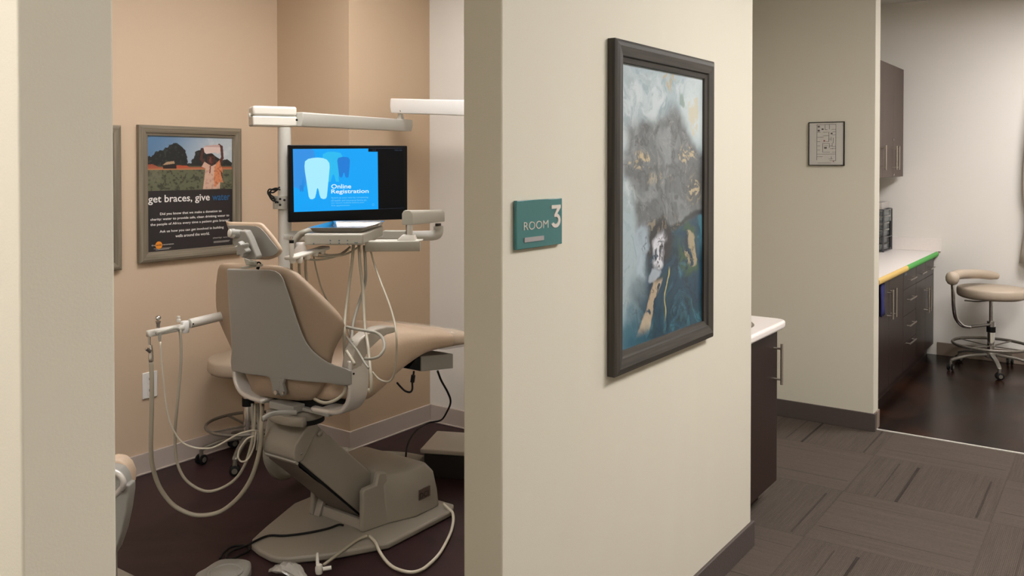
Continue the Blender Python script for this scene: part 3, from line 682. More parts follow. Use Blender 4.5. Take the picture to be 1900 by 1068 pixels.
cush = [(414, 488), (430, 487), (470, 491), (505, 491), (528, 494), (543, 500), (552, 505), (568, 520), (582, 533), (600, 550), (616, 566), (630, 582), (638, 594), (640, 604), (636, 620), (628, 634), (622, 645), (617, 662), (614, 680), (606, 705), (596, 728), (580, 742), (556, 743), (520, 740), (481, 734), (468, 726), (460, 705), (454, 690), (438, 665), (429, 646), (415, 615), (405, 592), (400.5, 565), (400.5, 530), (404, 500), (408, 491)]
obj('backrest_cushion', pillow(cush, onback, .075, .052, 10, 34, 26), M_vinyl2, ch, sm=True)
rim = []  # lighter piping face: front sheet of the cushion
shell = [(421, 500), (424, 498), (460, 499), (500, 500.5), (510, 502), (519, 507), (526, 517), (537, 549), (549, 586), (556, 606), (563, 624), (571, 639), (583, 653), (597, 664), (611, 673), (630, 680), (651, 685), (653, 690), (653, 713), (643, 715), (629, 714.5), (610, 710), (590, 709), (560, 707), (520, 702), (494, 698), (460, 694), (445, 691), (430, 688), (428, 670), (430, 650), (427, 600), (423, 545)]
obj('back_shell', pillow(shell, onback, .018, .0, 60, 44, 26), M_shell, ch, sm='auto')
tab = MB()
for P in ([(494, 697), (500, 701), (504, 712), (505.5, 728), (508, 733), (515, 733), (518, 729), (518, 708), (523, 702)], [(519, 702), (518, 712), (518, 730), (522, 735), (527, 733), (527.5, 725), (524, 712), (527, 703)]):
    tab.prism([onback(x, y, -.008) for x, y in P], (0, .014, 0))
obj('shell_tab', tab, M_shell, ch, bev=.002)
for p in ((511, 728), (524, 729)): bt = MB().lathe(onback(p[0], p[1], -.016), [(.009, 0), (.009, .008)] if p[0] == 511 else [(.005, 0), (.005, .008)], (0, 1, 0), 6 if p[0] == 511 else 12); obj('tab_bolt', bt, M_steel, ch)
# headrest
HN = Vector((.18, -1, -.12)).normalized(); HC = W(470, 447, 3.13)
def onhead(x, y, off=0):
    return hitp(x, y, HC-HN*off, HN)
hp = [(419, 410), (430, 411.5), (450, 413), (470, 412), (482, 412), (490, 416), (497, 424), (508, 437), (518, 451), (524, 461), (524, 467), (518, 475), (505, 480), (497, 482), (480, 481), (462, 480), (450, 478), (441, 460), (430, 436), (422, 420)]
obj('headrest_cushion', pillow(hp, onhead, .05, .035, 12, 26, 24), M_vinyl, ch, sm=True)
hs = [(422, 417), (430, 417.5), (455, 418), (475, 419), (484, 423), (493, 432), (503, 445), (513, 457), (517, 463), (516, 468), (508, 474), (497, 476), (478, 477), (462, 476), (452, 474), (443, 458), (431, 435)]
obj('headrest_shell', pillow(hs, onhead, .012, .006, 60, 26, 22), M_shell, ch, sm='auto')
hb = MB()
hb.cyl(W(447, 434, 3.07), W(427, 432, 3.045), .0155); a = obj('tilt_barrel', hb, M_shell, ch, sm='auto')
obj('barrel_cap', MB().lathe(W(434, 433, 3.055), [(.0165, 0), (.0165, .010), (.014, .018), (.004, .022)], W(427, 432, 3.045)-W(447, 434, 3.07)), M_wplas, ch, sm='auto')
brk = [(445, 428), (455, 429), (462, 442), (470, 462), (476, 476), (475, 482), (460, 481), (447, 477), (437, 464), (431, 448), (434, 436)]
obj('headrest_bracket', MB().prism([hitp(x, y, W(455, 455, 3.05), HN) for x, y in brk], -HN*.03), M_shell, ch, bev=.004)
kn = MB(); kc = W(447, 463, 3.02); ax = HN; a1 = ax.orthogonal().normalized(); b1 = ax.cross(a1); R = []
for h_, s_ in ((0, .92), (.004, 1), (.018, 1), (.023, .85)):
    R.append([kc+ax*(h_-.02)+(a1*math.cos(2*PI*i/40)+b1*math.sin(2*PI*i/40))*s_*(.025+.0045*math.cos(6*2*PI*i/40)) for i in range(40)])
kn.rings(R); obj('tilt_knob', kn, M_shell, ch, sm='auto')
st = MB().prism([W(x, y, 3.11) for x, y in ((452, 478), (461, 481), (463, 484), (472, 485), (473, 492), (456, 492))], CF*.03)
obj('headrest_stem', st, M_gplas, ch, bev=.003)
obj('stem_slide', MB().pbox(W(447, 499, 3.13), W(476, 495, 3.13)-W(447, 499, 3.13), (0, .03, 0), (0, 0, .009)), M_gplas, ch, bev=.002)
sk2 = MB().cyl(W(480, 492, 3.15), W(478, 499, 3.15), .006); sk2.torus(W(480, 490, 3.15), .007, .003, CF)
obj('slide_knob', sk2, M_black, ch, sm=True)
# arm loops
def prof_yz(P, x, t): return MB().prism([Vector((x, y, z)) for y, z in P], (t, 0, 0))
armp = [(2.244, .74), (2.246, .76), (2.253, .790), (2.262, .824), (2.289, .849), (2.334, .868), (2.385, .875), (2.43, .876), (2.478, .868), (2.484, .856), (2.480, .844), (2.435, .843), (2.394, .831), (2.345, .805), (2.318, .778), (2.302, .752), (2.297, .738)]
for side in (1, -1):
    xo = XC+side*.32; xa = xo-side*.0; dy = 0 if side > 0 else -.04
    P = [(y+dy, z) for y, z in armp]
    obj('armrest', MB().prism([Vector((xo-side*.052, y, z)) for y, z in P], (side*.052, 0, 0)), M_arm, ch, bev=.014, seg=4)
    # cast strap from the pivot down and under the seat
    zs = .0 if side > 0 else -.0
    path = [Vector((xo-side*.012, 2.288+dy, .775)), Vector((xo-side*.010, 2.288+dy, .72)), Vector((xo-side*.010, 2.287+dy, .665)), Vector((xo-side*.022, 2.285+dy, .618)), Vector((xo-side*.055, 2.283+dy, .585)), Vector((xo-side*.11, 2.28+dy, .572)), Vector((xo-side*.20, 2.275+dy, .570))]
    obj('arm_strap', MB().strap(path, (0, 1, 0), .095, .022, 8), M_cast, ch, sm=True, label='polished cast metal strap')
    obj('arm_pivot', MB().cyl(Vector((xo-side*.05, 2.255+dy, .70)), Vector((xo-side*.02, 2.255+dy, .70)), .022), M_steel, ch, sm='auto')
obj('arm_screw', MB().lathe(hit(656, 693, 'X', -2.308), [(.004, 0), (.004, .002)], (1, 0, 0), 12), M_black, ch)

# ================================================================== POST, LIGHT ARM
po_ = thing('light_post', 'tall white post with housing and jointed overhead light arms rising behind the chair', 'dental light arm', (-3.0, 2.51, .5))
top = W(528, 236, 3.78); bot = Vector((top.x, top.y, .55))
obj('post', MB().tube([bot, top], .0275, 28, 1), M_pole, po_, sm='auto')
obj('post_foot', MB().box(top.x-.02, -2.80, top.y-.03, top.y+.03, .552, .585), M_pole, po_, bev=.006)
hd_ = MB(); ho = W(469, 233, 3.70); hu = W(551, 236, 3.78)-W(469, 233, 3.70); hu.z = 0; hv = Vector((-hu.y, hu.x, 0)).normalized()
hd_.pbox(ho, hu, hv*.12, (0, 0, .043)); obj('housing_lower', hd_, M_wplas, po_, bev=.007, seg=4)
obj('housing_upper', MB().pbox(ho+Vector((0, 0, .0438)), hu, hv*.12, (0, 0, .042)), M_wplas, po_, bev=.010, seg=4)
obj('housing_knob', MB().cyl(ho+hv*.06+Vector((0, 0, .045)), ho+hv*.06-hu.normalized()*.008+Vector((0, 0, .045)), .012), M_wplas, po_, sm='auto')
def beam(M, a, b, w_, hgt, ch_=.25):
    d = (b-a).normalized(); s = d.cross(Vector((0, 0, 1))).normalized(); u = s.cross(d)
    pr = [(-.5, .0), (-.5, .95), (-.42, 1), (.42, 1), (.5, .95), (.5, .42), (.36, 0), (-.36, 0)]
    return M.rings([[p+s*(x*w_)+u*(y*hgt) for x, y in pr] for p in (a, b)])
a_ = W(552, 234.5, 3.80); b_ = W(757, 243.5, 4.74); b_.z = a_.z+(b_.z-a_.z)
obj('lower_light_arm', beam(MB(), a_, b_, .06, .062), M_pole, po_, bev=.003)
c_ = W(743, 226, 4.66)
obj('arm_joint', MB().lathe(c_, [(.02, -.01), (.02, .02), (.014, .035), (.014, .06)]), M_wplas, po_, sm='auto')
e_ = W(731, 210, 4.66); f_ = W(861, 214.5, 4.40); d_ = (f_-e_); f2 = f_+d_*.9
obj('upper_light_arm', beam(MB(), e_, f2, .07, .078), M_wplas2, po_, bev=.004)
for p in ((753, 232, 4.70), (744.5, 206, 4.62), (553, 223, 3.775)): obj('arm_screw', MB().lathe(W(*p)-CF*.02, [(.005, 0), (.005, .004)], -CF, 10), M_black, po_)

# ================================================================== MONITOR
M0 = W(534.6, 268.5, 3.72); M1 = W(756, 268, 3.93); M1.z = M0.z
mu = (M1-M0).normalized(); MWd = (M1-M0).length; mn = mu.cross(Vector((0, 0, 1))).normalized(); MH = .333; mv = Vector((0, 0, 1))
mo = thing('monitor', 'black flat monitor showing a blue Online Registration screen, clamped to the white post', 'monitor', M0-mv*MH)
obj('bezel', MB().pbox(M0-mv*MH-mn*.03, mu*MWd, mv*MH, mn*.03), M_black, mo, bev=.004)
obj('rear_housing', MB().pbox(M0-mv*(MH*.8)+mu*.1-mn*.055, mu*(MWd-.2), mv*MH*.55, mn*.026), M_black, mo, bev=.008)
def ms(x, y, k=.001):   # zoom picture coordinates of the monitor face -> monitor plane
    return hitp(440+x/3.337, 160+y/3.337, M0+mn*k, mn)
obj('dark_screen', MB().poly([ms(345, 386), ms(1030, 381), ms(1036, 752), ms(352, 778)]), mat('screen_black', (8, 9, 13), .3, spec=.15), mo, mesh_fix=False)
def em(nm, c, e=.9): return mat('screen_'+nm, c, .4, emit=e, spec=.1)
def mpoly(nm, P, c, k, e=.9, sub=1):
    pts = [ms(x, y, k) for x, y in P]
    if sub > 1: pts = smooth(pts, sub, True)
    return obj(nm, MB().poly(pts), em(nm, c, e), mo, mesh_fix=False)
mpoly('lit_screen', [(345, 388), (812, 385), (812, 405), (870, 405), (874, 760), (352, 778)], (0, 164, 248), .0016, 1.0)
mpoly('cloud_shape', [(347, 390), (460, 389), (478, 400), (482, 430), (470, 500), (440, 560), (420, 620), (390, 640), (349, 620)], (52, 152, 240), .0019, .9)
mpoly('pale_tooth', [(530, 420), (560, 406), (600, 404), (640, 412), (655, 440), (640, 500), (628, 560), (630, 590), (612, 590), (600, 545), (590, 550), (580, 590), (560, 595), (548, 560), (530, 480)], (40, 190, 246), .0020, .95)
mpoly('large_tooth', [(417, 495), (420, 465), (440, 449), (470, 443), (500, 441), (530, 444), (556, 454), (571, 475), (573, 500), (568, 560), (562, 620), (556, 680), (550, 694), (534, 698), (518, 692), (510, 670), (504, 640), (499, 629), (494, 636), (489, 665), (482, 690), (468, 699), (452, 698), (443, 682), (437, 640), (428, 580), (420, 530)], (168, 236, 255), .0024, 1.0)
mpoly('blue_tooth', [(620, 460), (625, 443), (655, 436), (688, 440), (698, 455), (696, 500), (690, 560), (680, 567), (670, 560), (664, 535), (658, 535), (652, 560), (642, 566), (632, 556), (626, 510)], (24, 130, 226), .0024, .9)
mpoly('small_tooth', [(386, 612), (412, 610), (411, 650), (404, 654), (400, 638), (396, 654), (389, 650)], (28, 140, 230), .0022, .9)
mpoly('small_spire', [(400, 600), (408, 562), (418, 600), (415, 612), (402, 612)], (28, 148, 236), .0021, .9)
def mtext(M, s, x0, x1, yb, yt, bold=0):
    o = ms(x0, yb, .0028); e = ms(x1, yb-(x1-x0)*.012, .0028); tp = ms(x0, yt, .0028)
    d = e-o; d.z = 0
    text(M, s, o, d.normalized(), mv, d.length, (tp-o).length, bold)
t = MB(); mtext(t, 'Online', 583, 706, 633, 606, .012); mtext(t, 'Registration', 583, 814, 671, 638, .012)
obj('screen_headline', t, em('text', (225, 246, 255), 1.0), mo, mesh_fix=False)
t = MB(); 
for i, (s, x1) in enumerate((('Speed up your visit by completing', 812), ('all health and insurance forms on', 800), ('our secure website before your', 788), ('first appointment.', 700))):
    mtext(t, s, 583, x1, 697+i*16, 685+i*16)
obj('screen_small_text', t, em('text2', (120, 214, 255), .9), mo, mesh_fix=False)
t = MB(); c0 = ms(843, 732, .0028)
for k in range(8):
    a = 2*PI*k/8; t.pbox(c0+(mu*math.cos(a)+mv*math.sin(a))*.0032-mn*.0002, (mu*math.cos(a)+mv*math.sin(a))*.0028, (mu*-math.sin(a)+mv*math.cos(a))*.0011, mn*.0003)
obj('sun_icon', t, em('text2', (120, 214, 255), .9), mo, mesh_fix=False)
t = MB(); mtext(t, '10:30', 838, 860, 400, 391); obj('clock_text', t, em('status', (70, 90, 120), .5), mo, mesh_fix=False)
t = MB(); mtext(t, '1920x1080', 975, 1022, 400, 391); obj('status_text', t, em('status', (70, 90, 120), .5), mo, mesh_fix=False); t = MB()
t.pbox(ms(812, 385, .0018), ms(1026, 383, .0018)-ms(812, 385, .0018), mv*.0012, mn*.0003)
t.pbox(ms(876, 760, .0018), ms(1036, 753, .0018)-ms(876, 760, .0018), mv*.0008, mn*.0003)
obj('status_rules', t, em('status', (70, 90, 120), .5), mo, mesh_fix=False)
# clamp on the post and cable bundle
pc = W(522, 375, 3.78); cl = MB(); cl.lathe(Vector((pc.x, pc.y, pc.z-.028)), [(.036, 0), (.036, .056)])
cb = obj('post_clamp', cl, M_gplas, mo, sm='auto')
ca = M0+mu*.10-mn*.035; obj('clamp_arm', MB().pbox(Vector((pc.x, pc.y-.012, pc.z-.024)), Vector((ca.x-pc.x, ca.y-pc.y, 0)), Vector((0, .025, 0)), (0, 0, .048)), M_gplas, mo, bev=.004)
for p in ((520, 369), (520, 380), (528, 371), (515, 375)): obj('clamp_bolt', MB().lathe(W(p[0], p[1], 3.738), [(.005, 0), (.005, .004)], -CF, 10), M_rubber, mo)
cbn = MB()
for k, pp in enumerate(([(519, 347), (510, 352), (500, 351), (497, 358), (503, 366), (512, 370)], [(517, 350), (507, 357), (500, 356), (499, 361), (505, 371), (514, 374)], [(520, 352), (512, 349), (503, 353), (502, 361), (508, 366), (512, 377)])):
    cbn.tube([W(x, y, 3.74-.01*k) for x, y in pp], .0035, 8)
tag(obj('cable_bundle', cbn, M_rubber, sm=True), 'looped black cable bundle hanging at the monitor clamp on the white post', 'cable')

# ================================================================== DELIVERY UNIT
du = thing('delivery_unit', 'white dental delivery head with handpiece tubing on an elbow arm under the monitor', 'dental delivery unit', W(620, 455, 3.4))
D0 = 3.30
fl = W(564, 454.6, D0); fu = W(674, 454.6, D0)-fl; up = Vector((0, 0, W(564, 433.5, D0).z-fl.z)); FH = Vector((CF.x, CF.y, 0)).normalized()
bx_ = FH*.43+CR*.012
obj('head_body', MB().pbox(fl, fu, bx_, up), M_gplas, du, bev=.007, seg=3)
pd = MB()
for x, y, r_ in ((582, 452, 4), (582.5, 446, 0), (613, 446, 4), (613, 451, 2), (629.5, 446, 4), (629.5, 451, 4), (645, 446, 3), (645, 452, 3), (659, 450, 2), (661, 450.5, 2), (663, 450, 2)):
    if r_: pd = MB().lathe(W(x, y, D0)-FH*.0005, [(.0011*r_**.6+.0008, 0), (.0011*r_**.6+.0008, .0012)], -FH, 12); obj('touch_pad', pd, mat('pad_blue', (104, 118, 124), .5), du)
obj('support_channel', beam(MB(), W(679, 466, 3.42), W(780, 465, 3.42), .05, .042), M_gplas, du, bev=.003)
obj('channel_rail', MB().pbox(W(694, 448, 3.40), W(783, 447, 3.40)-W(694, 448, 3.40), FH*.05, (0, 0, .004)), M_wplas, du, bev=.0015)
py_ = MB(); c = W(755, 446, 3.42)+FH*.01; z0 = c.z
def sq(cc, a, b, z): return [Vector((cc.x, cc.y, z))+CR*(a*i)+FH*(b*j) for i, j in ((-1, -1), (1, -1), (1, 1), (-1, 1))]
py_.rings([sq(c, .038, .03, z0), sq(c, .036, .03, z0+.004), sq(c-CR*.0+CR*.006, .024, .022, z0+.022)]); obj('mount_cap', py_, M_wplas, du, bev=.002)
obj('mount_post', MB().lathe(Vector((c.x, c.y, z0+.02))+CR*.008, [(.0135, 0), (.0135, .05)], (0, 0, 1), 8), M_steel, du, sm='auto')
P0 = W(755.5, 417, 3.40); P1 = W(817, 411, 4.22); hgt0 = W(755, 389.5, 3.40).z-P0.z
s_ = (P1-P0); s_.z = 0; sd = s_.normalized(); sl = sd.cross(Vector((0, 0, 1))).normalized()
ab = MB(); R = []
for p in (P0, P1):
    R.append([p+sl*x+Vector((0, 0, z)) for x, z in ((-.021, 0), (-.021, hgt0*.75), (-.014, hgt0*.95), (-.006, hgt0), (.006, hgt0), (.014, hgt0*.95), (.021, hgt0*.75), (.021, 0))])
ab.rings(R); obj('flex_arm', ab, M_gplas, du, bev=.003)
el = W(813, 412, 4.15); 
obj('elbow_collar', MB().lathe(Vector((el.x, el.y, el.z-.02)), [(.014, -.008), (.014, .014)]), mat('dark_brown', (44, 34, 32), .5), du, sm='auto')
obj('elbow_tube', MB().tube([W(813, 419, 4.15), W(813.5, 427, 4.15), W(811, 434, 4.14), W(803, 436.5, 4.12), W(790, 437, 4.10), W(760, 437.5, 4.03), W(700, 438, 3.92), W(640, 438, 3.85), W(560, 438, 3.80), W(526, 438, 3.78)], .024, 20, 6), M_pole, du, sm=True)
obj('rigid_bar', MB().pbox(W(711, 443.5, 3.78), W(752, 443.5, 3.78)-W(711, 443.5, 3.78), FH*.05, (0, 0, .036)), M_gplas, du, bev=.003)
obj('curved_hose', MB().tube([W(548, 462, 3.50), W(546, 455, 3.50), W(549, 445, 3.50), W(557, 435, 3.50), W(568, 430, 3.50), W(580, 428, 3.55), W(600, 432, 3.62)], .0135, 14), M_hoseg, du, sm=True)
# instrument holder bar
hb0 = W(537, 479, 3.20); hb1 = W(603, 459, 3.42)
obj('holder_bar', MB().strap([hb0, (hb0+hb1)/2, hb1], (hb1-hb0).cross(Vector((0, 0, 1))), .045, .014, 4), M_wplas, du, sm=True)
for k, (x, y, d) in enumerate(((543, 481, 3.21), (556, 481, 3.24), (570, 474, 3.29), (585, 468, 3.34), (598, 464, 3.39))):
    obj('holder_clip', MB().lathe(W(x, y, d)-Vector((0, 0, .014)), [(.009, 0), (.012, .006), (.012, .022), (.009, .026)]), M_wplas, du, sm='auto')
hnd = MB(); q = W(541, 477, 3.2)
obj('syringe_body', MB().lathe(q, [(.0085, 0), (.0085, .052)]), M_wplas, du, sm='auto')
obj('syringe_ring', MB().lathe(q+Vector((0, 0, .052)), [(.0088, 0), (.0088, .011)]), M_black, du, sm='auto')
obj('syringe_tip', MB().lathe(q+Vector((0, 0, .063)), [(.004, 0), (.0045, .003), (.0045, .013)]), M_steel, du, sm='auto')
bagc = W(558, 466, 3.32); R = []
for k in range(7):
    h_ = k/6; R.append([bagc+Vector((0, 0, -.02+h_*.055))+(CR*math.cos(2*PI*i/14)*.032+FH*math.sin(2*PI*i/14)*.02)*(1-h_*.55)*(1+.16*math.sin(5*i+k*2)) for i in range(14)])
obj('clear_cover', MB().rings(R), mat('clear_wrap', (232, 230, 226), .2, alpha=.45), du, sm=True, label='crumpled clear plastic cover')
# tubing that hangs from the head
def hose(nm, pts, r, m, parent=None, n=10, label=None):
    return obj(nm, MB().tube([W(*p) for p in pts], r, n, 6), m, parent, sm=True, label=label)
hose('tubing', [(656, 455, 3.42), (654, 480, 3.40), (649.6, 515, 3.36), (641, 582, 3.28), (638.5, 620, 3.2), (640, 660, 3.24), (642, 690, 3.23), (642, 715, 3.20), (637, 730, 3.18), (622, 742, 3.17), (606, 747, 3.17), (594, 745, 3.18), (584, 740, 3.21)], .0062, M_hose, du)
hose('tubing', [(666, 455, 3.42), (668, 490, 3.40), (673, 532, 3.36), (676.6, 599, 3.28), (683, 643, 3.2), (686.7, 683, 3.12), (689, 712, 3.09), (688, 726, 3.09), (684, 722, 3.1)], .0062, M_hose, du)
hose('tubing', [(676, 455, 3.44), (678, 490, 3.42), (678, 522, 3.40), (667, 560, 3.36), (656, 596, 3.3), (653, 625, 3.25), (655, 635, 3.22)], .0062, M_hoseg, du)
hose('tubing', [(643, 606, 3.22), (660, 610, 3.2), (683, 614, 3.18), (700, 618, 3.17), (711, 629, 3.12), (713, 646, 3.08), (704, 660, 3.06), (690, 665, 3.06), (677, 665, 3.08)], .0055, M_hoseg, du)
hose('tubing', [(640, 622, 3.25), (650, 634, 3.2), (663, 650, 3.17), (676, 672, 3.12), (684, 683, 3.1)], .0042, M_hoseg, du)
hose('tubing', [(643, 651, 3.14), (650, 662, 3.12), (658, 676, 3.10)], .0065, M_hose, du)
hose('tubing', [(687, 462, 3.44), (694, 488, 3.42), (703.5, 515, 3.36), (715, 545, 3.28), (724, 569, 3.2), (732, 598, 3.1), (735.5, 625, 3.05), (735.5, 655, 3.05), (732, 690, 3.05), (726, 704, 3.06), (717, 708, 3.07), (703, 703, 3.08), (691, 690, 3.09)], .0038, M_hose, du)
hose('tubing', [(581, 470, 3.36), (585, 492, 3.4), (590, 512, 3.4), (598, 538, 3.4), (615, 570, 3.38), (640, 600, 3.36), (650, 625, 3.3)], .0032, M_hose, du)
for x, d in ((541, 3.22), (555, 3.26), (567, 3.30)):
    hose('tubing', [(x, 480, d), (x, 500, d+.04), (x+3, 530, d+.06), (x+12, 590, d+.06)], .0055, M_hose, du)
for pp in ([(563, 479, 3.3), (585, 482, 3.34), (610, 479, 3.38), (632, 471, 3.42), (650, 458, 3.46)], [(592, 469, 3.38), (612, 473, 3.4), (635, 470, 3.42), (648, 460, 3.46)], [(580, 474, 3.35), (606, 476, 3.38), (640, 472, 3.42), (664, 459, 3.46)]):
    hose('supply_tube', pp, .0042, M_hose, du)
# steel tray on the head
tr = MB(); tz = fl.z+up.z+.003
def trng(k, z, r0=.0):
    A = [Vector((q.x, q.y, z)) for q in (W(577-k, 424, 3.34), W(670+k, 424, 3.34), W(711+k*.8, 411, 3.72), W(622-k*.8, 411, 3.72))]
    A[0] -= FH*k*.002; A[1] -= FH*k*.002; A[2] += FH*k*.002; A[3] += FH*k*.002
    out = []
    for i in range(4):
        p = A[i]; a = A[i-1]; b = A[(i+1) % 4]; r = .018
        pa = p+(a-p).normalized()*r; pb2 = p+(b-p).normalized()*r
        for q in range(5):
            t_ = q/4; out.append(pa*(1-t_)**2+p*2*t_*(1-t_)+pb2*t_**2)
    return out
tr.rings([trng(-2, tz), trng(3, tz+.016), trng(5.5, tz+.018), trng(5.5, tz+.0165), trng(3, tz+.0145), trng(-1, tz+.0015), ], True)
tag(obj('instrument_tray', tr, M_steel, sm='auto'), 'empty stainless steel instrument tray lying on the delivery head', 'tray')

# ================================================================== ASSISTANT ARM (left)
aa = thing('suction_arm', 'white suction arm with holder and long drooping hoses left of the chair', 'suction arm', W(345, 610, 3.42))
obj('arm_tube', MB().cyl(W(352, 600, 3.41), W(440, 579, 3.56), .0185), M_wplas, aa, sm='auto')
obj('holder_hub', MB().lathe(W(343, 617, 3.40), [(.014, 0), (.0165, .004), (.0165, .042), (.014, .046)]), M_wplas2, aa, sm='auto')
ha = W(274, 619, 3.30); hbx = W(342, 606, 3.40)
obj('holder_plate', MB().strap([ha, (ha*2+hbx)/3, (ha+hbx*2)/3, hbx], (0, 0, 1), .024, .034, 3), M_wplas, aa, sm=True)
obj('slot_rail', MB().strap([W(289, 618, 3.27), W(310, 613, 3.3), W(323, 609, 3.33), W(330, 610, 3.35), W(334, 614, 3.36)], (0, 0, 1), .010, .008), M_gplas, aa, sm=True)
obj('valve_neck', MB().cyl(W(277, 624, 3.3), W(277.5, 640, 3.3), .005), M_steel, aa, sm='auto')
obj('suction_valve', MB().lathe(W(280, 671, 3.3), [(.0085, 0), (.0095, .004), (.0095, .024), (.0085, .026), (.009, .034), (.0075, .048), (.0045, .064)]), M_steel, aa, sm='auto')
obj('valve_knob', MB().cyl(W(279, 652, 3.285), W(271, 646, 3.27), .007), M_steel, aa, sm='auto')
obj('syringe', MB().lathe(W(293.5, 608, 3.3), [(.0075, 0), (.0075, .014), (.010, .022), (.010, .026)]), M_steel, aa, sm='auto')
obj('syringe_ball', MB().lathe(W(293.5, 594, 3.3), [(.003, -.0), (.0095, .003), (.0115, .008), (.0095, .014), (.004, .018)]), M_chrome, aa, sm=True)
obj('syringe_cap', MB().lathe(W(296.5, 633, 3.31), [(.004, 0), (.0058, .010), (.0062, .030)]), M_gplas, aa, sm='auto')
obj('holder_peg', MB().lathe(W(331.5, 597, 3.37), [(.008, 0), (.008, .01), (.0065, .011), (.0065, .022), (.004, .023)]), M_wplas, aa, sm='auto')
obj('tube_bolt', MB().lathe(W(359, 600.5, 3.39), [(.003, 0), (.003, .003)], -CF, 8), M_black, aa)
hose('suction_hose', [(280, 670, 3.30), (281.5, 700, 3.30), (281.5, 760, 3.31), (280, 830, 3.33), (284, 868, 3.35), (297, 905, 3.38), (320, 935, 3.40), (350, 952, 3.41), (378, 955.5, 3.41), (410, 948, 3.41), (440, 925, 3.40), (463, 893, 3.38), (477, 855, 3.36), (484, 820, 3.34), (485, 790, 3.33), (486, 765, 3.40), (487, 750, 3.48)], .0085, M_hose, aa, 12)
hose('syringe_tube', [(297.5, 634, 3.31), (301, 680, 3.31), (307, 741, 3.32), (314, 778, 3.33), (324, 802, 3.34), (338, 820, 3.35), (357, 829, 3.36), (378, 831.5, 3.36), (400, 828, 3.36), (438, 807, 3.36), (455, 801, 3.37), (471, 798, 3.38), (484, 802, 3.40)], .0036, mat('pale_tube', (200, 192, 174), .4), aa)
hose('vacuum_hose', [(334, 612, 3.36), (336, 645, 3.36), (335, 685, 3.36), (329, 750, 3.36), (325, 800, 3.37), (326, 840, 3.38), (333, 870, 3.39), (349, 894, 3.40), (380, 910.5, 3.40), (409, 906, 3.40), (437, 888, 3.40), (455, 860, 3.39), (466, 825, 3.38), (472, 790, 3.40), (474, 750, 3.50)], .0058, M_hose, aa)
hose('looped_tube', [(472, 808, 3.38), (458, 814, 3.38), (445, 832, 3.38), (442, 848, 3.38), (449, 856, 3.38), (461, 850, 3.38), (471, 828, 3.38), (475, 800, 3.38)], .0036, mat('pale_tube', (200, 192, 174), .4), aa)
for x in (468, 479): hose('riser_hose', [(x, 748, 3.50), (x+1, 790, 3.48), (x, 815, 3.46), (x-2, 835, 3.45)], .005, M_hoseg, aa)

# ribbed drain hose, on the floor behind the base
def rib(t): return .033+.0006*math.sin(t*2*PI*170)
tag(obj('drain_hose', MB().tube([W(522, 742, 3.72), W(512, 775, 3.75), (Vector(W(505, 815, 3.78))), W(503, 850, 3.80), W(520, 875, 3.86), W(548, 868, 3.95), Vector((-3.24, 2.96, .036)), Vector((-3.24, 3.05, .036)), W(680, 848, 4.33), W(720, 849, 4.33), W(755, 852, 4.29), W(786, 858, 4.24)], rib, 18, 70), M_hoseg, sm=True), 'thick ribbed grey drain hose running down behind the chair base to the floor box', 'hose')

# floor utility box
ub = thing('utility_box', 'low dark floor box with a beige lid behind the dental chair base', 'utility box', (-2.66, 3.35, 0))
ua = math.radians(24); ux = Vector((math.cos(ua), math.sin(ua), 0)); uy = Vector((-math.sin(ua), math.cos(ua), 0))
uo = hit(779, 837, 'Z', .128); uo.z = 0
obj('body', MB().pbox(uo+ux*.015+uy*.02, ux*.38, uy*.24, (0, 0, .118)), mat('box_dark', (40, 36, 34), .5), ub, bev=.004)
obj('lid', MB().pbox(uo+Vector((0, 0, .118)), ux*.42, uy*.29, (0, 0, .022)), M_arm, ub, bev=.006)
# cords
def cord(nm, pts, r, m, label, cat='cord'): return tag(obj(nm, MB().tube(pts, r, 8, 6), m, sm=True), label, cat)
k_ = [W(812, 688, 3.62), W(819, 706, 3.68), W(831, 728, 3.80), W(836, 745, 3.90), W(830, 762, 4.2), W(818, 779, 4.6), W(795, 784, 4.6), W(776, 795, 4.4), W(762, 812, 4.25), W(755, 830, 4.15), W(753, 848, 4.1), hit(752, 862, 'Z', .01)]
cord('power_cord', k_, .0045, M_rubber, 'long black power cord hanging from under the leg rest to the floor box')
dc = thing('adapter_cord', 'short black cord with a thick plug hanging below the leg rest', 'cord', W(767, 712, 3.5))
obj('plug', MB().cyl(W(767, 695, 3.5), W(765, 709, 3.5), .0085), M_rubber, dc, sm='auto', bev=.002)
obj('cable', MB().tube([W(768, 688, 3.5), W(767, 696, 3.5), W(765, 708, 3.5), W(765, 721, 3.5), W(761, 727, 3.49), W(752, 725, 3.47), W(744, 718, 3.43), W(737, 710, 3.4)], .004, 8), M_rubber, dc, sm=True)
MAT_pale = mat('pale_tube', (200, 192, 174), .4)
fz = lambda x, y, z=.012: hit(x, y, 'Z', z)
def onfloor(pts, z=.010): return [hit(p[0], p[1], 'Z', p[2] if len(p) > 2 else z) for p in pts]
cord('air_hose', onfloor([(686, 994, .04), (697, 1006, .036), (703, 1020, .034), (713, 1036, .018), (727, 1050), (745, 1058), (765, 1061), (783, 1056), (799, 1044), (815, 1027), (828, 1005), (837, 985), (841, 967), (840, 952, .02), (834, 945, .03), (822, 934, .05)]), .0062, MAT_pale, 'pale double air hose looping on the dark floor beside the chair base', 'hose')
cord('foot_hose', onfloor([(681, 994, .04), (665, 1000, .036), (645, 1014, .034), (620, 1033, .034), (600, 1048, .03)]), .006, M_hose, 'beige hose lying across the chair base plate to the white valve', 'hose')
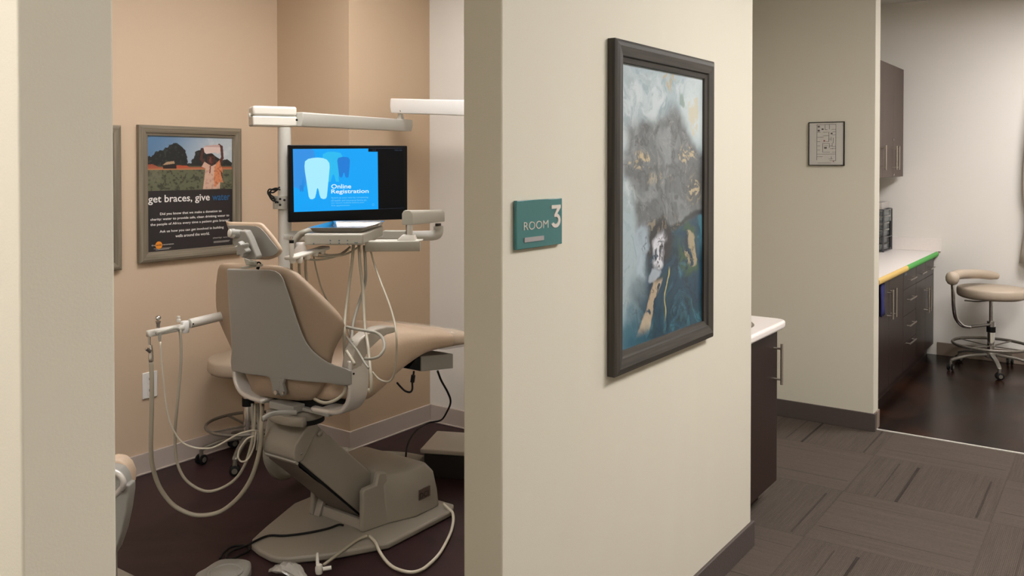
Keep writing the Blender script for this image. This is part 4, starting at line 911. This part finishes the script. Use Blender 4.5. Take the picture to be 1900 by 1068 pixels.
cord('pedal_cord', onfloor([(637, 974, .034), (628, 973, .034), (608, 980, .034), (570, 988, .034), (530, 993, .034), (500, 993, .034), (478, 1001, .034), (463, 1009, .034), (448, 1015, .012), (430, 1022), (420, 1032), (427, 1037), (445, 1030), (463, 1020), (455, 1012), (430, 1014), (414, 1026), (408, 1036)]), .0045, M_rubber, 'thin dark cord running from the chair base to the grey foot pedal')
# foot pedal
fp = thing('foot_pedal', 'grey foot pedal with round button on the dark floor in front of the chair base', 'foot pedal', hit(412, 1060, 'Z', 0))
P = onfloor([(362, 1064), (378, 1053), (407, 1036), (440, 1034), (460, 1036), (466, 1042), (463, 1058), (440, 1082), (420, 1100), (390, 1104), (366, 1090)], .035)
P = smooth(P, 3, True); R = [[Vector((p.x, p.y, .003)) for p in P], [Vector((p.x, p.y, .028)) for p in P]]; c_ = sum(P, Vector())/len(P)
R.append([Vector((c_.x+(p.x-c_.x)*.9, c_.y+(p.y-c_.y)*.9, .036)) for p in P])
obj('housing', MB().rings(R), M_shell, fp, bev=.006)
obj('round_button', MB().lathe((c_.x, c_.y, .035), [(.062, 0), (.062, .006), (.056, .009), (.05, .006), (.045, .009)]), M_shell, fp, sm='auto')
# white valve and wrapped handpiece at the bottom edge
vv = thing('hose_valve', 'white plastic tee valve at the end of the beige floor hose', 'valve', hit(592, 1050, 'Z', 0))
c_ = hit(592, 1056, 'Z', .03); c_.z = .016
obj('body', MB().lathe(c_, [(.012, 0), (.014, .01), (.014, .022), (.010, .032)]), M_wplas, vv, sm='auto')
obj('branch', MB().tube([c_+Vector((0, 0, .02)), c_+Vector((-.012, .004, .032)), c_+Vector((-.02, .01, .05)), c_+Vector((-.022, .012, .065))], lambda t: .008-.004*t, 10), M_wplas, vv, sm=True)
obj('outlet_sleeve', MB().tube([c_+Vector((.012, .008, .016)), c_+Vector((.032, .03, .018))], .0075, 12, 1), M_wplas, vv, sm='auto')
cw = hit(545, 1062, 'Z', .02); R = []
for k in range(9):
    t_ = k/8; rr = .034*math.sin(PI*(.12+.8*t_))
    R.append([Vector((cw.x-.10+.17*t_, cw.y-.02+.02*t_, .004+.012*math.sin(PI*t_)+rr*.6))+Vector((0, math.cos(2*PI*i/12)*rr*(1+.2*math.sin(3*i+k)), math.sin(2*PI*i/12)*rr*.5*(1+.25*math.sin(2*i+2*k)))) for i in range(12)])
tag(obj('wrapped_handpiece', MB().rings(R), mat('clear_wrap2', (196, 192, 184), .15, alpha=.6)), 'clear plastic wrapped piece on the floor at the bottom edge by the white valve', 'plastic wrap')

# second chair, only an edge shows past the left column
c2 = thing('dental_chair', 'second dental chair, only its beige and grey edge showing past the left column', 'dental chair', (-2.42, 1.42, 0))
d2 = 2.62
bk2 = [(150, 880), (180, 858), (205, 851), (222, 853), (233, 864), (239.5, 880), (239, 905), (234, 945), (226, 985), (214, 1020), (195, 1050), (150, 1060)]
obj('backrest_cushion', MB().prism([W(x, y, d2+.05) for x, y in bk2[:7]+[(232, 905), (150, 905)]], CF*.06), M_vinyl, c2, bev=.018, seg=4)
bk3 = [(150, 890), (180, 872), (205, 868), (220, 872), (229, 884), (233, 900), (239, 900), (239, 915), (234, 950), (226, 988), (214, 1022), (195, 1052), (150, 1060)]
obj('back_shell', MB().prism([W(x, y, d2) for x, y in bk3], CF*.05), M_shell, c2, bev=.01, seg=4)
obj('arm_loop', MB().tube([W(190, 874, d2-.01), W(214, 876, d2-.01), W(226, 886, d2-.01), W(229, 899, d2-.01), W(222, 910, d2), W(205, 925, d2+.01)], .009, 12), M_cast, c2, sm=True)
obj('shell_bolt', MB().lathe(W(229, 909, d2-.004), [(.006, 0), (.006, .005)], -CF, 6), M_steel, c2)
ctr = W(175, 960, d2+.3); obj('column', MB().cyl((ctr.x, ctr.y, .03), (ctr.x, ctr.y, .42), .07), M_base_metal, c2, sm='auto')
obj('base_plate', MB().box(ctr.x-.25, ctr.x+.2, ctr.y-.3, ctr.y+.18, 0.002, .03), M_base_metal, c2, bev=.01)

# ================================================================== STOOLS
def make_stool(name, label, c, seat_z, seat_r, base_r, ring_r, ring_z, rz, backarm):
    c = Vector(c); s = thing(name, label, 'stool', c)
    obj('seat', MB().lathe(c, [(.02, seat_z-.075), (seat_r*.9, seat_z-.075), (seat_r*.97, seat_z-.066), (seat_r, seat_z-.055), (seat_r*1.005, seat_z-.035), (seat_r, seat_z-.016), (seat_r*.985, seat_z-.006), (seat_r*.95, seat_z-.001), (.01, seat_z+.002)], n=48), M_stoolv, s, sm=True)
    obj('seat_pan', MB().lathe(c, [(.04, seat_z-.095), (.12, seat_z-.085), (.13, seat_z-.074)], n=32), M_stoolm, s, sm='auto')
    obj('column', MB().lathe(c, [(.0245, .13), (.0245, .33), (.022, .335), (.014, .34), (.014, seat_z-.09)]), M_chrome if backarm else M_steel, s, sm='auto')
    obj('column_collar', MB().lathe(c, [(.03, ring_z+.09), (.03, ring_z+.13)]), M_rubber, s, sm='auto')
    lv = obj('height_lever', MB().tube([c+Vector((0, 0, seat_z-.095)), c+Vector((-.08, -.05, seat_z-.105)), c+Vector((-.14, -.09, seat_z-.10)), c+Vector((-.16, -.10, seat_z-.098))], .0045, 8), M_stoolm, s, sm=True)
    obj('foot_ring', MB().torus(c+Vector((0, 0, ring_z)), ring_r, .009 if backarm else .0065, sq=(1, 1.2)), M_stoolm, s, sm=True)
    for k in range(4 if not backarm else 4):
        a = rz+.5+k*PI/2; d = Vector((math.cos(a), math.sin(a), 0))
        obj('ring_spoke', MB().strap([c+d*.02+Vector((0, 0, ring_z-.012)), c+d*(ring_r)+Vector((0, 0, ring_z))], Vector((-d.y, d.x, 0)), .014, .007, 1), M_stoolm, s)
    obj('hub', MB().lathe(c, [(.036, .095), (.04, .10), (.036, .14), (.028, .15)]), M_stoolm, s, sm='auto')
    for k in range(5):
        a = rz+k*2*PI/5; d = Vector((math.cos(a), math.sin(a), 0)); n = Vector((-d.y, d.x, 0))
        lg = obj('leg', MB().strap([c+d*.02+Vector((0, 0, .118)), c+d*base_r*.55+Vector((0, 0, .108)), c+d*base_r*.9+Vector((0, 0, .085)), c+d*base_r*1.0+Vector((0, 0, .072))], n, .034, .018, 5, wf=lambda t: 1-.25*t), M_stoolm, s, sm=True)
        q = c+d*base_r; a2 = a+.8+k; e = Vector((math.cos(a2), math.sin(a2), 0))
        cs = obj('caster', MB().lathe(q+Vector((0, 0, .03)), [(.009, 0), (.011, .02), (.009, .045)]), M_stoolm, s, sm='auto')
        for sg_ in (-1, 1):
            wc = q+e*.0+Vector((-e.y, e.x, 0))*sg_*.008+Vector((0, 0, .0262))
            obj('wheel', MB().lathe(wc, [(.017, 0), (.024, .001), (.025, .004), (.025, .010), (.020, .013), (.010, .013)], Vector((-e.y, e.x, 0))*sg_, 20), M_rubber, cs, sm='auto')
            obj('wheel_cap', MB().lathe(wc+Vector((-e.y, e.x, 0))*sg_*.012, [(.014, 0), (.013, .002)], Vector((-e.y, e.x, 0))*sg_, 16), M_stoolm, cs, sm='auto')
    if backarm:
        jt = c+Vector((0, 0, .335)); e1 = W(1797, 606, 6.12); 
        obj('arm_socket', MB().lathe(c, [(.028, .31), (.028, .36)]), M_chrome, s, sm='auto')
        obj('arm_bar', MB().tube([jt, e1], .011, 10, 1), mat('dark_chrome', (120, 116, 110), .2, .9), s, sm='auto')
        obj('bent_tube', MB().tube([e1+(jt-e1)*.04, e1, W(1785, 603, 6.10), W(1774, 590, 6.08), W(1770, 570, 6.06), W(1769, 545, 6.05), W(1768, 524, 6.05)], .0135, 12), M_chrome, s, sm=True)
        obj('belly_pad', MB().tube([W(1764, 516, 6.05), W(1768, 513, 6.06), W(1778, 509, 6.11), W(1795, 508, 6.22), W(1815, 508, 6.36), W(1835, 510, 6.46), W(1850, 512, 6.48)], lambda t: .034 if t < .85 else .034-.01*(t-.85)/.15, 18), M_stoolv, s, sm=True)
        obj('pad_end', MB().lathe(W(1767, 527, 6.05)-Vector((0, 0, .005)), [(.012, 0), (.03, .008), (.042, .03), (.044, .055), (.036, .078), (.02, .09), (.003, .094)], n=24), M_stoolv, s, sm=True)
    return s
make_stool('rolling_stool', 'round beige rolling stool half hidden behind the dental chair by the tan wall', (-3.62, 2.80, 0), .528, .195, .225, .205, .185, math.radians(234), False)
make_stool('rolling_stool', 'tan rolling stool with curved arm pad and foot ring on the glossy far floor', (-.79, 7.12, 0), .605, .225, .29, .25, .19, math.radians(215), True)

# ================================================================== SINK CABINET (niche)
sc_ = thing('sink_cabinet', 'dark wood sink cabinet with a steel bar handle at the hall corner', 'cabinet', (-1.55, 3.55, 0))
obj('carcass', MB().box(-1.845, -1.27, 3.318, 3.785, .1, .775), M_cabw, sc_, bev=.001)
obj('toe_kick', MB().box(-1.845, -1.33, 3.318, 3.78, 0, .1), M_cabw, sc_)
dr = obj('door', MB().box(-1.27, -1.25, 3.32, 3.79, .1, .775), M_cabw, sc_, bev=.0015)
hz = MB(); z0 = hit(1449, 716, 'X', -1.21).z; z1 = hit(1449, 640, 'X', -1.21).z; yh = 3.745
obj('bar_handle', MB().cyl((-1.215, yh, z0), (-1.215, yh, z1), .006).cyl((-1.25, yh, z0+.022), (-1.212, yh, z0+.022), .0045).cyl((-1.25, yh, z1-.022), (-1.212, yh, z1-.022), .0045), M_nickel, dr, sm='auto', label='brushed steel bar handle')
ct = thing('countertop', 'white rounded countertop with an inset sink on the dark corner cabinet', 'countertop', (-1.53, 3.55, .776))
P = [(-1.845, 3.318), (-1.212, 3.318), (-1.212, 3.77), (-1.218, 3.80), (-1.235, 3.82), (-1.27, 3.828), (-1.845, 3.828)]
obj('slab', MB().prism([Vector((x, y, .777)) for x, y in P], (0, 0, .036)), M_counter, ct, bev=.012, seg=4)
obj('sink_rim', MB().torus((-1.475, 3.525, .814), .195, .006, sq=(1.5, .5)), M_steel, ct, sm=True)
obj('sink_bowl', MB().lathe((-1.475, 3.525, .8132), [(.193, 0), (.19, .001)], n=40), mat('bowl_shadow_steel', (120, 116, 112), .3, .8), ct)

# ================================================================== FAR ROOM CABINETS
XF = -1.225
def pull(M, y0, y1, z, horizontal=True, x=XF):
    M.box(x+.022, x+.028, y0, y1, z-.004, z+.004)
    for yy in (y0+.02, y1-.02): M.cyl((x, yy, z), (x+.024, yy, z), .003, n=8)
    return M
def vpull(M, y, z0, z1, x):
    M.cyl((x+.034, y, z0), (x+.034, y, z1), .0055, n=12)
    for zz in (z0+.02, z1-.02): M.cyl((x, y, zz), (x+.034, y, zz), .0045, n=8)
    return M
def base_cab(label, y0, y1, loc):
    t = thing('base_cabinet', label, 'cabinet', (-1.5, (y0+y1)/2, 0), 'far room base cabinets')
    obj('carcass', MB().box(-1.775, XF-.018, y0, y1, .085, .775), M_cabw, t); obj('toe_kick', MB().box(-1.775, XF-.045, y0, y1, 0, .085), M_cabw, t)
    return t
def front(t, nm, y0, y1, z0, z1): return obj(nm, MB().box(XF-.018, XF, y0+.0015, y1-.0015, z0+.0015, z1-.0015), M_cabw, t, bev=.001)
t1 = base_cab('near dark base cabinet with a tall door under the yellow counter edge', 5.45, 6.31, 0)
f1 = front(t1, 'door', 5.45, 5.88, .085, .775); f2 = front(t1, 'door', 5.88, 6.31, .085, .775)
obj('handle', vpull(MB(), 5.93, .52, .705, XF), M_nickel, f2, sm='auto'); obj('handle', vpull(MB(), 5.83, .52, .705, XF), M_nickel, f1, sm='auto')
t2 = base_cab('middle dark base cabinet with a stack of four drawers under the green counter edge', 6.312, 6.75, 0)
for z0, z1, zh in ((.64, .775, .70), (.46, .64, .565), (.275, .46, .385), (.085, .275, .262)):
    d = front(t2, 'drawer', 6.312, 6.75, z0, z1); obj('handle', pull(MB(), 6.42, 6.64, zh), M_nickel, d, sm='auto')
obj('drawer_tag', MB().box(XF, XF+.001, 6.36, 6.42, .735, .752), mat('tag_blue', (110, 130, 150), .5), t2)
t3 = base_cab('far dark base cabinet with two drawers over two doors against the back wall', 6.752, 7.45, 0)
for y0, y1, yh in ((6.752, 7.10, 7.055), (7.10, 7.45, 7.145)):
    d = front(t3, 'drawer', y0, y1, .64, .775); obj('handle', pull(MB(), (y0+y1)/2-.09, (y0+y1)/2+.09, .70), M_nickel, d, sm='auto')
    d = front(t3, 'door', y0, y1, .085, .64); obj('handle', vpull(MB(), yh, .39, .575, XF), M_nickel, d, sm='auto')
c3 = thing('countertop', 'white laminate counter with foam-wrapped front edge in the far room', 'countertop', (-1.5, 6.45, .776))
obj('slab', MB().box(-1.775, -1.195, 5.42, 7.465, .777, .812), M_counter, c3, bev=.004)
obj('backsplash', MB().box(-1.755, -1.175, 7.445, 7.466, .8125, .912), M_counter, c3, bev=.002)
obj('side_backsplash', MB().box(-1.776, -1.757, 5.42, 7.465, .8125, .912), M_counter, c3, bev=.002)
def foam(y0, y1, m, label):
    M = MB(); R = []; 
    for y in (y0, y1):
        R.append([Vector((-1.197+.014*math.cos(a), y, .796+.0195*math.sin(a))) for a in [2*PI*i/18 for i in range(18)]])
    M.rings(R); return obj('edge_foam', M, m, c3, sm='auto', label=label)
foam(5.43, 6.27, M_yellow, 'yellow foam edge strip'); foam(6.272, 7.40, M_green, 'green foam edge strip')
bc = MB()
pts = []
for j in range(7):
    for i in range(7): pts.append(Vector((XF+.012+.008*math.sin(i*1.9+j*.3), 5.60+.10*i/6, .765-.20*j/6)))
n0 = len(pts); pts += [p-Vector((.008, 0, 0)) for p in pts]
F = [(j*7+i, j*7+i+1, j*7+i+8, j*7+i+7) for j in range(6) for i in range(6)]; F += [tuple(n0+q for q in f)[::-1] for f in F]
edge = list(range(7))+[7*k+6 for k in range(1, 7)]+[42+i for i in range(5, -1, -1)]+[7*k for k in range(5, 0, -1)]
F += [(edge[i], edge[(i+1) % len(edge)], edge[(i+1) % len(edge)]+n0, edge[i]+n0) for i in range(len(edge))]
tag(obj('cloth', bc.add(pts, F), mat('navy_cloth', (40, 40, 96), .8), sm=True), 'dark blue cloth hanging on the near cabinet door below the yellow edge', 'cloth')

# upper cabinet
uc = thing('wall_cabinet', 'grey-brown wall cabinet with bar handles above the far counter', 'cabinet', (-1.62, 6.9, 1.395))
obj('carcass', MB().box(-1.778, -1.468, 6.37, 7.43, 1.395, 2.245), M_cabu, uc)
for y0, y1, yh in ((6.37, 6.72, 6.67), (6.722, 7.075, 7.03), (7.077, 7.43, 7.12)):
    d = obj('door', MB().box(-1.468, -1.45, y0, y1, 1.397, 2.243), M_cabu, uc, bev=.001)
    obj('handle', vpull(MB(), yh, 1.452, 1.632, -1.45), M_nickel, d, sm='auto')
lk_ = MB(); lk_.lathe((-1.45, 7.06, 1.68), [(.009, 0), (.009, .006)], (1, 0, 0), 14).lathe((-1.45, 7.08, 1.415), [(.008, 0), (.008, .006)], (1, 0, 0), 14)
obj('lock', lk_, M_steel, uc, sm='auto')

# drawer organiser on the counter
og = thing('wire_organizer', 'black wire organizer rack on the white far counter', 'organizer', (-1.64, 7.27, .813))
x0, x1, y0, y1, z0, z1 = -1.745, -1.53, 7.13, 7.42, .8135, 1.14
fr = MB()
for x in (x0, x1):
    for y in (y0, y1): fr.cyl((x, y, z0), (x, y, z1), .006, n=8)
for z in (z0+.006, z0+.11, z1):
    fr.cyl((x0, y0, z), (x1, y0, z), .0045, n=8).cyl((x0, y1, z), (x1, y1, z), .0045, n=8).cyl((x0, y0, z), (x0, y1, z), .0045, n=8).cyl((x1, y0, z), (x1, y1, z), .0045, n=8)
obj('frame', fr, mat('wire_grey', (84, 86, 88), .35, .6), og, sm='auto')
for k in range(6):
    z = z0+.012+k*.053
    dd = obj('tray', MB().box(x0+.008, x1-.008, y0+.008, y1-.008, z, z+.003).box(x0+.008, x1-.008, y0+.008, y0+.011, z, z+.040).box(x1-.011, x1-.008, y0+.008, y1-.008, z, z+.040), mat('smoky_acrylic', (96, 102, 104), .15, alpha=.6), og)
obj('supplies', MB().box(x0+.02, x1-.03, y0+.03, y1-.16, z0+.016, z0+.055).box(x0+.03, x1-.02, y0+.04, y1-.05, z0+.12, z0+.145), mat('supply_white', (196, 196, 192), .5), og, bev=.008)
obj('dark_strip', MB().box(x1-.004, x1+.003, y1-.07, y1-.035, z0+.02, z0+.23), M_rubber, og)
tag(obj('carton', MB().box(-1.74, -1.545, 7.15, 7.41, 1.146, 1.196), mat('carton_grey', (176, 170, 164), .6), bev=.003), 'flat white carton lying on top of the wire organizer', 'box')
# pale wavy sheet at the right edge, built for an indistinct shape
hk = thing('hanging_sheet', 'pale indistinct sheet shape on the back wall at the right edge of the view', 'cloth', (-.45, 7.44, .68))
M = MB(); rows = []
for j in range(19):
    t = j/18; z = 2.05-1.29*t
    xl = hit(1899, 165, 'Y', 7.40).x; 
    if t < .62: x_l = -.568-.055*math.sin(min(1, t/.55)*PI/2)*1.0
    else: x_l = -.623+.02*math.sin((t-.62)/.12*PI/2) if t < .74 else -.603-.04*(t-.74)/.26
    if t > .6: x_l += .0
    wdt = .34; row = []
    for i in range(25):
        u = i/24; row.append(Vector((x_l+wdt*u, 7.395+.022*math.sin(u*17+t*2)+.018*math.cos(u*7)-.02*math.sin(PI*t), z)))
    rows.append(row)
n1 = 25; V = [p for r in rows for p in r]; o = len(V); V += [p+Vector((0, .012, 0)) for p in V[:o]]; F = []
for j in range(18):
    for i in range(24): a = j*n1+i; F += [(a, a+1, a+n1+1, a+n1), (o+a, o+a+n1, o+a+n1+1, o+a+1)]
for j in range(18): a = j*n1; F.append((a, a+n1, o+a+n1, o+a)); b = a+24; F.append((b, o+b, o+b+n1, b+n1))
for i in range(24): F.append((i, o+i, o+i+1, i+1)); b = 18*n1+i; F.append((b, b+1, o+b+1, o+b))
obj('cloth', M.add(V, F), mat('pale_sheet', (186, 178, 168), .8), hk, sm=True)
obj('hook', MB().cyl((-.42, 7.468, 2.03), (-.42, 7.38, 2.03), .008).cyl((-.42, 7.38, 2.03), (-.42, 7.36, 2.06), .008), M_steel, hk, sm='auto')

# ================================================================== CAMERA
cd = bpy.data.cameras.new('camera'); cam = bpy.data.objects.new('camera', cd); COL.objects.link(cam)
cd.sensor_width = 36; cd.sensor_fit = 'HORIZONTAL'; cd.lens = FL/1900*36; cd.shift_y = -(534-PY0)/1900; cd.clip_start = .02
mw = Matrix((CR, CU, -CF)).transposed().to_4x4(); mw.translation = EYE; cam.matrix_world = mw
SC.camera = cam
SC.view_settings.view_transform = 'Standard'; SC.view_settings.look = 'None'; SC.view_settings.gamma = 1
SC.view_settings.use_curve_mapping = False; SC.view_settings.exposure = 0.0
